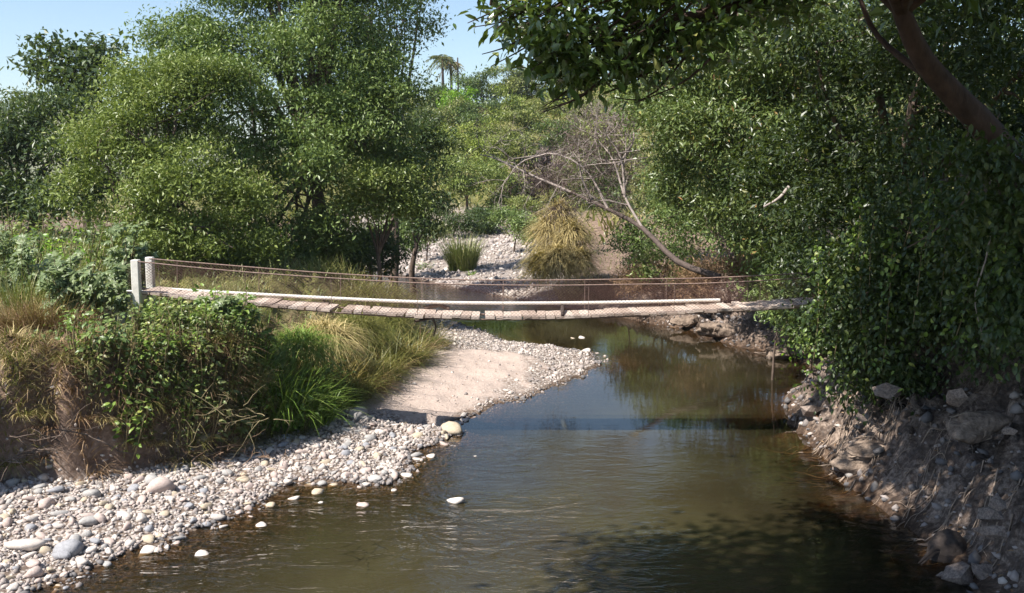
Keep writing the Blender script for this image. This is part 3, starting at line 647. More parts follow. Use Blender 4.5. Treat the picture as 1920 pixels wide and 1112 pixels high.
# ------------------------------------------------------------------ dead tree and leaning trunks
def branchy(start, d, L, r, depth, out, spread=.6, kids=3):
    P = [start]; dd = np.array(d, float)
    for k in range(4):
        dd = unit(dd + R.randn(3) * .18); P.append(P[-1] + dd * L / 4)
    P = np.array(P); out.append(tube(P, np.linspace(r, r * .5, 5), 6 if r > .03 else 4))
    if depth == 0: return
    for k in range(kids):
        s = P[R.randint(2, 5)] if k else P[-1]; branchy(s, unit(dd + R.randn(3) * spread + np.array([0, 0, .15])), L * R.uniform(.55, .8), r * .55, depth - 1, out, spread, kids)
def px_line(pts, m=14): return spline([at(*p) for p in pts], m)
base = at(1350, 520, 41 * .88); base[2] = gz(base[0], 41 * .88)
def px_line_s(pts, m): return px_line([(a, b, c * .88) for a, b, c in pts], m)
root = empty('dead_tree', base, 'leaning grey dead tree with bare mauve twigs over the far bank', 'dead tree')
tr_, br_ = [], []
main = px_line_s([(1350, 520, 41), (1270, 490, 42), (1205, 428, 43.5), (1140, 392, 44.5), (1070, 360, 45.5), (1010, 330, 46)], 16)
tr_.append(tube(main, np.linspace(.13, .035, 16), 8))
for s, pts in [(7, [(1205, 428, 43.5), (1172, 370, 44), (1150, 300, 44.5), (1120, 262, 45)]), (9, [(1172, 370, 44), (1165, 300, 44), (1140, 255, 44)]), (9, [(1160, 310, 44.3), (1185, 270, 44.2), (1190, 235, 44.3)]),
               (9, [(1140, 392, 44.5), (1100, 320, 45), (1040, 288, 45.5), (985, 300, 46)]), (9, [(1070, 360, 45.5), (1000, 330, 46), (930, 298, 46.5), (900, 290, 47)]), (9, [(1110, 375, 45), (1090, 330, 45), (1085, 280, 45.3)])]:
    Q = px_line_s(pts, 9); br_.append(tube(Q, np.linspace(.06, .02, 9), 6))
    for k in range(6):
        q = Q[R.randint(2, 9)]; branchy(q, unit(R.randn(3) * np.array([1, .7, .6]) + np.array([-.2, 0, .6])), R.uniform(.8, 1.6), .028, 3, br_, .6, 3)
mesh_obj('trunk', [(v - base, f) for v, f in tr_], BARK_GREY, root, smooth=True); mesh_obj('branch', [(v - base, f) for v, f in br_], BARK_PALE, root, smooth=True)
V, F, T, P = crown_mesh([pb(1110, 270, 40.5, 80, 70, 220), pb(1040, 350, 41, 70, 50, 150), pb(1150, 350, 40, 60, 60, 120)], .3, 12, wl=.05, sig=.3, fill=.1)
mesh_obj('twigs', [(V - base, F)], G_TWIG, root, tint=T)

# ------------------------------------------------------------------ right bank trees
GRR = 'trees on the right bank'
b = [pb(1290, 130, 33, 130, 110, 330), pb(1400, 240, 31, 150, 130, 420), pb(1275, 260, 36, 90, 80, 240), pb(1450, 80, 31, 160, 110, 360), pb(1330, 335, 34, 100, 70, 260), pb(1440, 390, 31, 110, 80, 280), pb(1580, 200, 30, 130, 150, 300), pb(1150, -140, 34, 120, 85, 260), pb(1330, -130, 33, 170, 130, 380), pb(1250, -280, 34, 170, 110, 300), pb(1500, -200, 32, 170, 150, 380), pb(1400, -380, 33, 170, 110, 280)]
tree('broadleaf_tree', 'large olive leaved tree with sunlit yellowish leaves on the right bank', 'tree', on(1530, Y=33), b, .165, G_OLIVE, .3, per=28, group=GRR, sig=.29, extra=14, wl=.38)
b = [pb(1235, 430, 45, 75, 55, 170), pb(1310, 425, 44, 90, 50, 180), pb(1410, 455, 41, 90, 55, 200), pb(1480, 500, 33, 80, 60, 200)]
tree('broadleaf_tree', 'low dark green tree leaning over the dead trunk on the right bank', 'tree', on(1430, Y=36), b, .17, G_MID, .16, per=20, group=GRR, sig=.32, extra=6)
b = [pb(1600, 420, 25, 130, 150, 330), pb(1700, 250, 24, 160, 150, 330), pb(1580, 560, 25, 90, 70, 200), pb(1500, 330, 27, 90, 110, 220), pb(1720, 520, 22, 120, 130, 260), pb(1600, 40, 24, 150, 120, 280), pb(1830, 60, 21, 150, 130, 260), pb(1900, 210, 24, 90, 130, 240)]
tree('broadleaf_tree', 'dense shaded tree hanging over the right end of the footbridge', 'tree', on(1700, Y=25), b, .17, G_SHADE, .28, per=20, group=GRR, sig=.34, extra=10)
b = [pb(1060, -120, 50, 85, 75, 230), pb(1010, -75, 50, 38, 40, 70), pb(1130, -230, 50, 110, 80, 200), pb(1700, 60, 45, 260, 240, 320), pb(1900, 200, 42, 260, 300, 340), pb(1500, 0, 48, 200, 160, 240), pb(1250, 60, 52, 120, 100, 160), pb(1350, 330, 50, 150, 130, 200)]
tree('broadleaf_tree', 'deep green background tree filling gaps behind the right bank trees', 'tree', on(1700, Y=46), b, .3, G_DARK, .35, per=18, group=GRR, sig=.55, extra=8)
# near overhanging tree
base = np.array([10.0, 15.6, gz(10.0, 15.6)]); fork = at(1690, 20, 14.5)
b = [pb(1010, 40, 13.5, 55, 45, 34), pb(1060, 70, 13, 70, 50, 46), pb(1100, 125, 12.8, 55, 38, 34), pb(1170, 30, 13, 90, 55, 56), pb(1260, 60, 13.2, 100, 50, 52), pb(1180, 105, 13.4, 70, 40, 28), pb(960, 15, 13.8, 34, 22, 16), pb(1085, 160, 12.9, 26, 18, 9), pb(1340, 10, 13.5, 100, 50, 46), pb(1210, 150, 13.3, 40, 20, 10)]
up = [(3.0, 9.9, 10.6, 2.0, 2.3, 1.2, 170), (3.8, 12.8, 11.2, 2.6, 2.8, 1.4, 290), (5.5, 10.3, 11, 2.6, 3, 1.6, 260), (2.0, 6.8, 10.6, 2.4, 2.2, 1.2, 190), (7.5, 14.8, 10.8, 2.4, 2.5, 2, 220), (4.5, 7.3, 10.5, 2.5, 2.5, 1.6, 180), (6.2, 16.8, 11.5, 2.2, 2, 1.6, 200), (9.5, 11.3, 10.5, 2.2, 3, 2.2, 160), (1.2, 14.8, 11.4, 2.2, 2.0, 1, 105), (3.4, 16.3, 11.8, 2.2, 2, 1.1, 112), (2, 18.8, 12.4, 2.2, 2, 1.1, 140), (4.8, 18.8, 12.4, 2.2, 2, 1.2, 91), (7, 19.3, 12.4, 2.2, 2, 1.3, 180), (2.5, 3.8, 10, 2.6, 2, 1.2, 150), (-1, 3.8, 10, 2, 2, 1, 110), (4.4, 9.3, 12.3, 2.6, 3, 1, 150), (1.2, 8.8, 10.9, 1.9, 1.7, 1, 190), (2.6, 13.2, 11.4, 1.6, 1.6, 0.9, 110), (2.2, 10.6, 10.9, 1.5, 1.4, 0.8, 190), (3.8, 12.2, 11.1, 1.7, 1.6, 0.9, 190), (1.0, 7.0, 10.6, 1.8, 1.6, 0.9, 160), (5.2, 14.6, 11.2, 1.8, 1.8, 1, 180), (0.9, 13.6, 11.3, 1.3, 1.3, 0.8, 90)]  # crown clumps above the view, added to shade the right bank
root = empty('overhanging_tree', base, 'near leaning tree with large glossy leaves overhanging the river top right', 'tree', GRR)
V, F, T, P = crown_mesh(b, .175, 11, True, .40, .2, .1, .5)
V2, F2, T2, P2 = crown_mesh(up, .24, 15, False, .5, .42, .25, .3)
mesh_obj('crown', [(V - base, F), (V2 - base, F2)], G_GLOSS, root, tint=np.concatenate([T, T2]))
tk = [tube(spline([base - [0, 0, .6], at(2010, 450, 15.3), at(1860, 255, 15.1), at(1790, 180, 14.9), at(1730, 110, 14.7), fork, at(1660, -80, 14.4)], 16), np.linspace(.27, .10, 16), 10)]
lb = [tube(spline([at(1660, -80, 14.4), at(1550, -40, 14), at(1440, 0, 13.6), at(1330, 22, 13.3), at(1220, 46, 13.1), at(1130, 60, 13), at(1040, 70, 13)], 20), np.linspace(.11, .025, 20), 8),
      tube(spline([at(1660, -80, 14.4), at(1500, -120, 13.5), at(1200, -100, 13), at(950, -40, 13.6), at(920, 10, 13.8)], 16), np.linspace(.10, .02, 16), 8),
      tube(spline([at(1770, 150, 14.8), at(1720, 130, 15.4), at(1640, 60, 16), at(1600, -40, 16)], 12), np.linspace(.07, .03, 12), 8)]
for q in up: lb.append(tube(spline([fork, (fork + np.array(q[:3])) / 2 + [0, 0, .6], q[:3]], 10), np.linspace(.11, .03, 10), 6))
for q in b:
  for _ in range(5):
    e = np.array(q[:3]) + R.randn(3) * np.array(q[3:6]) * .5; lb.append(tube(spline([e + [.5, 0, .35], e + R.randn(3) * .1, e + [-.5, 0, -.25]], 6), np.linspace(.02, .006, 6), 5))
mesh_obj('trunk', [(v - base, f) for v, f in tk], BARK_RED, root, smooth=True)
mesh_obj('limb', [(v - base, f) for v, f in lb], BARK_RED, root, smooth=True)
b2 = [(-3.7, 8.4, 13.2, 1.9, 2.2, 1.2, 300), (-5.4, 8.8, 13.6, 1.9, 2.2, 1.3, 300), (-4.2, 6.6, 13.0, 2.0, 2.2, 1.2, 300), (-6.0, 6.2, 13.4, 2.0, 2.2, 1.4, 240)]  # crown of an out-of-view tree, added only for its shade on the water
tree('broadleaf_tree', 'unseen tall tree added left of the viewpoint to shade the lower right water', 'tree', np.array([-12.5, 5.0, gz(-12.5, 5)]), b2, .24, G_GLOSS, .3, per=15, group=GL, sig=.42, extra=6, fork=(-10.5, 7, 10))
# dark hanging foliage at the right edge
b = []
for q in range(46):
    px = 1555 + 405 * ((q + R.rand()) / 46); top_ = R.uniform(240, 470) if px > 1640 else R.uniform(400, 540); bot_ = R.uniform(650, 755) if R.rand() < .7 else R.uniform(520, 640)
    b.append(pb(px, (top_ + bot_) / 2, float(np.interp(px, [1560, 1960], [20.5, 14.2])) + R.uniform(-.6, 1.6), R.uniform(22, 52), max(60, (bot_ - top_) / 2), R.randint(18, 44), .6))
b += [pb(1850, 300, 13.9, 80, 45, 50), pb(1900, 400, 13.6, 70, 60, 50)]
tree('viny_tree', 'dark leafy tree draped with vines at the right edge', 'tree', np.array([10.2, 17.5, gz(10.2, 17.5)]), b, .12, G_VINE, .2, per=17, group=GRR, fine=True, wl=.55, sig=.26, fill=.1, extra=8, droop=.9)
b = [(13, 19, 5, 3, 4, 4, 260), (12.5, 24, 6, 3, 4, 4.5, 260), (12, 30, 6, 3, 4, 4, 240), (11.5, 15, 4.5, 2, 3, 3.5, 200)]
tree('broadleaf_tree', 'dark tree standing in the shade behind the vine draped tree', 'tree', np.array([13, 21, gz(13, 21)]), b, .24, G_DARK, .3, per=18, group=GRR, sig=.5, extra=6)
places = ['beside the footbridge end', 'above the orange bank', 'over the jutting earth block', 'over the pinkish roots', 'above the dappled bank', 'over the black stump', 'in front of the dark leaves', 'at the right edge of the photo']
sizes = ['long', 'short']
for k in range(16):
    px = 1530 + 24 * k + R.uniform(-8, 8); Y = float(np.interp(px, [1530, 1920], [20.6, 14.2])); y0 = R.uniform(330, 480) if k > 2 else 470; y1 = y0 + (R.uniform(190, 270) if k % 2 == 0 else R.uniform(110, 160))
    Q = spline([at(px, y0, Y), at(px + R.uniform(-14, 10), (y0 + y1) / 2, Y - .15), at(px - R.uniform(-6, 22), y1, Y - .1)], 16)
    root = empty('leafy_vine', Q[0], f'{sizes[k % 2]} leafy vine strand hanging {places[k // 2]}', 'vine', 'leafy vine strands on the right bank')
    n = 150; i_ = R.randint(0, 16, n); P = Q[i_] + R.randn(n, 3) * (.05 + .012 * i_[:, None])
    V, F, kk = leaves(P, R.randn(n, 3) * [1, 1, .5] - [0, 0, .9], R.randn(n, 3) * .6 + [-.5, -.6, .5], R.uniform(.06, .15, n), .07, True)
    mesh_obj('foliage', [(V - Q[0], F)], G_WEED if k % 3 == 0 else G_VINE, root, tint=np.repeat(R.rand(n), kk)); mesh_obj('stem', [tube(Q - Q[0], .008, 5)], STEM, root, smooth=True)
for k, (pts, lab) in enumerate([([(1865, 390, 14.6), (1850, 480, 14.6), (1828, 560, 14.7), (1845, 640, 14.8)], 'thin pale vine hanging in front of the dark leaves'),
                                ([(1830, 340, 14.9), (1790, 400, 15), (1735, 445, 15.3), (1700, 465, 15.5)], 'slender bare branch slanting through the dark leaves'),
                                ([(1480, 350, 25), (1460, 372, 25), (1432, 388, 25)], 'short pale dead branch poking from the right bank leaves')]):
    Q = px_line(pts, 12); o = mesh_obj('hanging_vine' if k == 0 else 'bare_branch', [tube(Q, np.linspace(.016, .008, 12) * (1 + (k == 2) * 2.2), 6)], BARK_PALE if k != 1 else BARK, smooth=True, origin=Q[0]); tag(o, lab, 'vine' if k == 0 else 'branch')

# ------------------------------------------------------------------ right bank shrubs, dry brush, earth
for px, py, Y, rx, ry, mt, lab in [
    (1180, 470, 45, 40, 45, G_DARK, 'dark green shrub beside the straw coloured grass heap'), (1240, 500, 41, 50, 30, G_YEL, 'light green shrub below the leaning dead trunk'),
    (1450, 560, 29, 60, 35, G_MID, 'green shrub at the right end of the footbridge'), (1520, 600, 28, 50, 40, G_MID, 'mid green shrub above the orange bank'),
    (1600, 640, 24, 60, 45, G_VINE, 'leafy shrub drooping to the right water edge'), (1650, 700, 20.5, 50, 32, G_VINE, 'low leafy shrub on top of the root covered bank')]:
    p = at(px, py, Y); g = gz(p[0], Y)
    tree('shrub', lab, 'shrub', (p[0], Y, min(g, p[2])), [pb(px, py, Y, rx, ry, 100), pb(px + rx * .6, py + ry * .3, Y - .3, rx * .6, ry * .7, 50)], .13, mt, .04, per=16, group='shrubs on the right bank', sig=.2, extra=3)
for px, py, Y, rx, ry, lab in [(1230, 525, 41.5, 70, 34, 'brown leafless brush on the far right bank'), (1330, 520, 39, 70, 38, 'reddish brown brush behind the pipe end'), (1430, 480, 35, 50, 45, 'dry twiggy brush among the right bank trees'), (1130, 545, 46, 30, 20, 'small dry brush beside the far water edge')]:
    p = at(px, py, Y); g = gz(p[0], Y)
    tree('dry_bush', lab, 'dry bush', (p[0], Y, min(g, p[2])), [pb(px, py, Y, rx, ry, 130), pb(px - rx * .4, py + ry * .5, Y - .4, rx * .7, ry * .6, 80)], .2, GR_BROWN, .04, per=18, group='dry brush on the right bank', sig=.22, wl=.14, extra=6, bark=STEM_DRY, fill=.1)
# earth blocks with roots
def earth_block(label, px, py, Y, s, seed, mat=EARTH, nr=10):
    p = at(px, py, Y); V = rock_shape(IV4, .75, seed, .26); hf = sum(np.abs(np.sin(IV4 @ (np.random.RandomState(seed + q).randn(3) * (5 + 4 * q)))) / (1 + q) for q in range(5)); V = (V * (1 + .07 * (hf - 1.2))[:, None]) * np.array(s); root = empty('earth_block', p, label, 'earth bank', 'root bound earth blocks on the right bank')
    mesh_obj('soil', [(V, IF4)], mat, root, smooth=True)
    rr = []
    for k in range(nr):
        a = V[R.randint(len(V))]; q = [a * 1.02]
        d = unit(np.cross(a, R.randn(3)) + np.array([-.3, -.2, -.5]))
        for _ in range(5):
            n_ = q[-1] + d * s[0] * .16 + R.randn(3) * .03; n_ = n_ / (np.linalg.norm(n_ / np.array(s) / np.array([1, .8, .75])) + 1e-6) * 1.06; q.append(n_)
        rr.append(tube(np.array(q), np.linspace(.014, .005, 6), 4))
    mesh_obj('roots', rr, ROOT, root, smooth=True)
earth_block('rounded root matted block of earth jutting over the right water edge', 1540, 752, 25.6, (.95, .9, .55), 3, nr=26)
earth_block('smaller root matted earth lump beside the far end of the near right bank', 1620, 700, 25, (.6, .6, .4), 4)
earth_block('pale dirt block in dappled sun on the right bank', 1640, 850, 19.3, (.7, .6, .4), 5)
earth_block('dark earth block in shade high on the right bank', 1820, 800, 16.6, (.5, .45, .32), 6)
for px, py, Y, s, seed, lab in [(1350, 618, 36.2, (.75, .5, .38), 11, 'eroded tan earth block below the footbridge on the far right bank'), (1285, 604, 38.8, (.6, .4, .3), 12, 'dark edged earth block left of the eroded tan block'), (1470, 662, 32.8, (1.0, .6, .42), 13, 'orange earth ledge at the right waterline'), (1535, 655, 31.2, (.55, .45, .35), 14, 'pale knobbly earth block at the right tip of the orange ledge')]:
    earth_block(lab, px, py, Y, s, seed, nr=5)
# root strands hugging the right bank
def root_tangle(label, px, py, n, L, thick=.012):
    p = atz(px, py, .5)
    for _ in range(5): p = atz(px, py, gz(p[0], p[1]))
    parts = []
    for k in range(n):
        q = [np.array([p[0], p[1]]) + R.randn(2) * .35]; d = unit(np.array([-1.0, -.55]) + R.randn(2) * .45)
        for _ in range(8): d = unit(d + R.randn(2) * .25); q.append(q[-1] + d * L / 8 * R.uniform(.6, 1.2))
        q = np.array(q); z = ground(q[:, 0], q[:, 1]); z = np.maximum(z, -.1) + .02 + .03 * R.rand(len(z))
        parts.append(tube(spline(np.column_stack([q, z]), 14), np.linspace(thick * R.uniform(.6, 1.8), .004, 14), 5))
    o = mesh_obj('exposed_roots', parts, ROOT, smooth=True, origin=p); tag(o, label, 'roots', 'exposed roots on the right bank')
for px, py, n, L, lab in [(1560, 800, 26, 1.3, 'tangle of pale roots behind the jutting earth block'), (1620, 840, 30, 1.4, 'sunlit straw pale roots on the middle of the right bank'), (1690, 900, 30, 1.4, 'pale roots trailing into the water on the right bank'), (1760, 840, 22, 1.2, 'shaded roots high on the right bank'), (1800, 960, 26, 1.2, 'dark roots above the dark lower right water'), (1870, 1040, 24, 1.0, 'roots at the bottom right corner'), (1590, 870, 16, .9, 'thin roots dipping into the water below the sunlit roots'), (1880, 880, 20, 1.1, 'shaded roots at the right edge of the photo'),
    (1530, 800, 26, .8, 'fine roots hanging under the jutting earth block'), (1600, 790, 30, 1.2, 'pinkish roots streaming down below the drooping shrub'), (1700, 800, 26, 1.2, 'grey roots below the hanging leaves'), (1660, 870, 34, 1.0, 'bright matted roots on the pale sunlit dirt'), (1730, 960, 26, 1.0, 'wet roots at the waterline below the black stump'), (1820, 900, 26, 1.2, 'dim roots right of the black stump'), (1780, 1020, 24, .9, 'dim roots reaching the dark lower water')]:
    root_tangle(lab, px, py, max(7, int(n * .4)), L, .009)
ROCKM = simple_mat('bank_rock', (.10, .08, .07), (.38, .30, .255), 6, .9, .6, .03)
rk = []
for q in range(5):
    V = rock_shape(IV1, .6, 200 + q, .3); rk.append(mesh_obj('bank_rock', [(V, IF1)], ROCKM)); rk[-1].hide_render = True
RM = [o.data for o in rk]
for o in rk: bpy.data.objects.remove(o)
seen = set(); nrk = 0
for q in range(900):
    if nrk >= 40: break
    px, py = R.uniform(1470, 1915), R.uniform(735, 1105); p = atz(px, py, .5)
    for _ in range(5): p = atz(px, py, gz(p[0], p[1]))
    z_, dw_, dt_, wr_, _ = ground(p[0], p[1], True)
    if dw_[0] < -.15 or dw_[0] > 2.6 or wr_[0] < .5: continue
    sz_ = R.choice([.1, .14, .14, .2, .28]); szn = {.1: 'small', .14: 'fist sized', .2: 'medium', .28: 'large'}[sz_]
    sh_ = R.randint(5); shn = ['blocky', 'wedge shaped', 'knobbly', 'slabby', 'broken'][sh_]
    vz = 'at the waterline' if dw_[0] < .35 else 'halfway up the slope' if dw_[0] < 1.2 else 'high on the slope'
    hz = 'near the jutting earth block' if py < 810 else 'in the dappled sun' if px < 1740 and py < 930 else 'beside the black stump' if py < 960 else 'in the shade at the bottom right'
    lab = f'{szn} {shn} rock {vz} {hz}'
    if lab in seen: continue
    seen.add(lab); nrk += 1
    o = bpy.data.objects.new('bank_rock', RM[sh_]); COL.objects.link(o); o.location = p + [0, 0, sz_ * .1]; o.scale = (sz_ * R.uniform(.8, 1.3), sz_ * R.uniform(.8, 1.2), sz_ * R.uniform(.7, 1.2)); o.rotation_euler = (R.uniform(-.6, .6), R.uniform(-.6, .6), R.uniform(0, 6))
    tag(o, lab, 'rock', 'rocks on the right bank')
# dark stump
p = atz(1780, 910, 1.2); p[2] = gz(p[0], p[1])
V = IV * np.array([.30, .28, .34]); V = rock_shape(V, 1, 33, .3); root = empty('tree_stump', p, 'black jagged stump on the right bank above the sunlit roots', 'stump')
mesh_obj('wood', [(V + [0, 0, .15], IF)], CHAR, root, smooth=False)
sp = [tube(np.array([[0, 0, .2], [.25 * math.cos(a), .25 * math.sin(a), .1 + .15 * R.rand()], [.55 * math.cos(a), .5 * math.sin(a), -.1 + .4 * R.rand()]]), [.09, .05, .01], 5) for a in R.rand(9) * 6.28]
mesh_obj('roots', sp, CHAR, root, smooth=True)

def mound(label, px, py, Y, rx, ry, n, H, mat, w=.035, name='cane_grass', cat='cane', droop=1.1, group=None):
    c = at(px, py, Y); sc = Y / F_PX; g = gz(c[0], Y); c[2] = max(c[2], g + ry * sc * .3)
    d = unit(R.randn(n, 3) + np.array([0, -.3, .55])); d[:, 2] = np.where(d[:, 2] < -.5, -d[:, 2], d[:, 2])
    rad = np.array([rx * sc, rx * sc * .8, ry * sc]); lump = 1 + .14 * np.sin(d @ R.randn(3) * 4 + 1) + .10 * np.sin(d @ R.randn(3) * 8)
    B = d * rad * (lump * (.8 + .2 * R.rand(n)))[:, None]; D = unit(d * np.array([1, 1, .4]) + np.array([0, 0, .35]) + R.randn(n, 3) * .75)
    V, F, k = blades(B, D, H * R.uniform(.35, 1.3, n), droop * R.uniform(.7, 1.4, n), w * R.uniform(.6, 1.3, n))
    o = mesh_obj(name, [(V, F)], mat, tint=np.repeat(np.clip(.5 * R.rand(n) + .5 * (.5 + .5 * np.sin(d @ R.randn(3) * 5)), 0, 1), k)); o.location = c
    return tag(o, label, cat, group)
# straw coloured grass heap, reeds, gravel plants
p = at(1050, 535, 50); p[2] = gz(p[0], 50)
for px, py, Y, rx, ry, n, H, mt, lab in [(1048, 412, 51, 22, 30, 900, 1.1, GR_STRAW, 'topmost drooping straw cane grass of the tall straw heap'), (1025, 450, 50.5, 28, 34, 1000, 1.1, GR_STRAW, 'straw cane grass on the left flank of the tall straw heap'),
    (1075, 452, 50.2, 30, 36, 1200, 1.2, GR_STRAW, 'straw cane grass bulging on the right flank of the tall straw heap'), (1005, 505, 49, 24, 30, 900, .9, GR_GOLD, 'golden cane grass at the left foot of the tall straw heap'),
    (1045, 500, 49, 40, 34, 1500, 1.0, GR_STRAW, 'broad straw cane grass at the middle foot of the tall straw heap'), (1095, 500, 49, 30, 30, 900, 1.0, GR_STRAW, 'pale cane grass at the right foot of the tall straw heap')]:
    mound(lab, 1050 + (px - 1050) * .8, py, Y, rx * .8, ry, int(n * 1.5), H * .85, mt, .04, droop=.8, group='straw cane grass by the far gravel')
p = at(1085, 548, 47); p[2] = gz(p[0], 47)
tuft('low dry straw grass right of the tall straw heap', p, 2.0, 600, .9, GR_STRAW, droop=.8, w=.035, tilt=.7, name='cane_grass', cat='cane')
p = at(868, 490, 60); p[2] = gz(p[0], 60)
tuft('bright green reed clump standing on the far gravel', p, 2.9, 800, .8, GR_PALE, droop=.4, w=.045, tilt=.45, name='reed_clump', cat='reeds')
p = at(885, 515, 57); p[2] = gz(p[0], 57)
tuft('small green sprig on the gravel below the reed clump', p, .5, 60, .3, GR_GREEN, w=.04)
p = at(795, 487, 62); p[2] = gz(p[0], 62)
herb('low grey green plant on the gravel left of the reed clump', p, .5, .7, 10, 120, .16, G_GREY)
p = at(1490, 645, 32); p[2] = gz(p[0], 32)
herb('pale green sprout arching over the right earth bank', p, .9, .25, 5, 40, .2, G_LIME, lean=(-.3, 0))

# ------------------------------------------------------------------ left bank plants
def lb(px, Y): return on(px, Y=Y)
for px, Y, h, rad, ns, nl, leaf, mt, palm, lab in [
    (150, 21.5, 1.75, .75, 12, 190, .17, G_GREY, 7, 'big pale grey green plant with star shaped leaves left of the posts'),
    (188, 22.3, 1.6, .55, 9, 130, .16, G_GREY, 7, 'grey green star leaved plant crowding the left concrete post'),
    (100, 23.0, 1.6, .7, 9, 130, .17, G_GREY, 7, 'grey green star leaved plant behind the biggest one'),
    (40, 22.5, 1.5, .7, 9, 120, .15, G_GREY, 7, 'grey green plant near the left edge of the photo'),
    (230, 24.8, 2.0, .6, 9, 120, .17, G_GREY, 7, 'tall grey green plant rising behind the concrete posts'),
    (10, 25.5, 1.7, .8, 9, 120, .16, G_GREY, 5, 'pale green plant on the terrace at the left edge'),
    (275, 21.9, 1.0, .5, 9, 150, .12, G_WEED, 0, 'leafy climber around the foot of the right concrete post'),
    (330, 21.6, 1.2, .7, 11, 210, .13, G_WEED, 0, 'green broadleaf plant below the left end of the deck'),
    (395, 22.0, 1.4, .7, 11, 220, .14, G_WEED, 0, 'broadleaf plant growing up over the deck edge'),
    (425, 22.2, 1.35, .5, 9, 140, .14, G_GREY, 5, 'pale leaved plant reaching above the deck edge'),
    (365, 20.9, 1.0, .7, 11, 190, .12, G_YEL, 0, 'yellow flowered bushy herb below the deck'),
    (290, 20.6, .9, .6, 9, 150, .11, G_YEL, 0, 'yellow green herb on the bank under the posts'),
    (250, 20.2, .8, .6, 9, 130, .1, G_DUSTY, 0, 'dusty herb left of the yellow green herb on the bank'),
    (420, 21.4, 1.0, .6, 9, 150, .13, G_MID, 0, 'dark green herb between the broadleaf plants and reeds'),
    (345, 20.2, .8, .5, 8, 110, .1, G_DUSTY, 0, 'olive stalky herb low on the bank face'),
    (455, 21.9, .8, .5, 8, 110, .12, G_MID, 0, 'small dark herb at the left foot of the bright reeds'),
    (510, 22.4, .8, .45, 8, 90, .17, G_WEED, 0, 'big leaved plant in front of the bright reeds'),
    (545, 23.2, .7, .45, 8, 90, .16, G_WEED, 0, 'big leaved plant at the foot of the dark bank beside the sand'),
    (480, 21.9, .6, .4, 7, 80, .12, G_YEL, 0, 'light green herb on the grass above the gravel'),
    (600, 24.5, .5, .4, 7, 70, .12, G_WEED, 0, 'low leafy plant by the left end of the bridge shadow'),
    (235, 19.15, .8, .3, 8, 110, .1, G_WEED, 0, 'green plant growing out of the eroded bank face'),
    (140, 19.0, .9, .3, 7, 90, .11, G_WEED, 0, 'trailing green vine on the shaded bank face'),
    (270, 19.3, .4, .3, 6, 60, .09, G_MID, 0, 'small green weed at the bank foot near the oblong boulder'),
    (370, 20.3, .35, .3, 6, 60, .1, G_LIME, 0, 'small bright green weed above the dry twigs'),
    (100, 27, 1.6, .9, 10, 150, .15, G_LIME, 0, 'bright green sapling on the terrace behind the grey green plants'),
    (50, 29, 1.9, 1.0, 10, 160, .16, G_DUSTY, 0, 'dusty weed stand on the terrace before the dark tree'),
    (20, 33, 1.9, 1.2, 10, 170, .18, G_YEL, 0, 'yellow green weeds below the dark tree at the left edge'),
    (140, 30, 1.7, 1.0, 10, 160, .16, G_GREY, 0, 'grey green weeds at the foot of the bushy yellow green tree'),
    (310, 21.0, 1.2, .7, 10, 170, .12, G_MID, 0, 'tangled green herb under the posts beside the yellow green herb'),
    (395, 21.0, 1.0, .6, 10, 150, .11, G_WEED, 0, 'trailing green herb on the bank below the broadleaf plants'),
    (440, 22.5, 1.3, .6, 10, 160, .15, G_WEED, 0, 'lush leafy plant touching the deck left of the bright reeds'),
    (335, 22.4, 1.5, .6, 9, 150, .14, G_WEED, 0, 'leafy plant covering the deck end beside the posts'),
    (460, 21.0, .5, .5, 9, 100, .1, G_YEL, 0, 'low yellow green weed at the bank foot behind the twig heap'),
    (560, 22.9, .9, .5, 8, 120, .14, G_MID, 0, 'dark leafy plant in the hollow beside the reeds'),
    (610, 24.9, .9, .5, 8, 110, .12, G_DARK, 0, 'dark herb at the shaded foot of the grassy spur'),
    (75, 19.2, .5, .3, 7, 70, .09, G_MID, 0, 'small weed hanging on the dark bank face'),
    (325, 19.9, .5, .35, 7, 80, .1, G_WEED, 0, 'green weed on the bank right of the oblong boulder')]:
    if 21.9 < Y <= 23.4 and 245 < px < 640: Y -= .8
    P0 = lb(px, Y); lim = 548 if 'deck edge' in lab else 566 if px >= 300 else 556 if px >= 245 else 485
    if Y < 22.7: h = min(h, max(.35, (at(px, lim, Y)[2] - P0[2]) / 1.15))
    herb(lab, P0, h * 1.15, rad * 1.15, ns + 3, int(nl * 1.9), leaf, mt, palm=palm, group='plants on the left bank', wl=.36 if palm else .5)
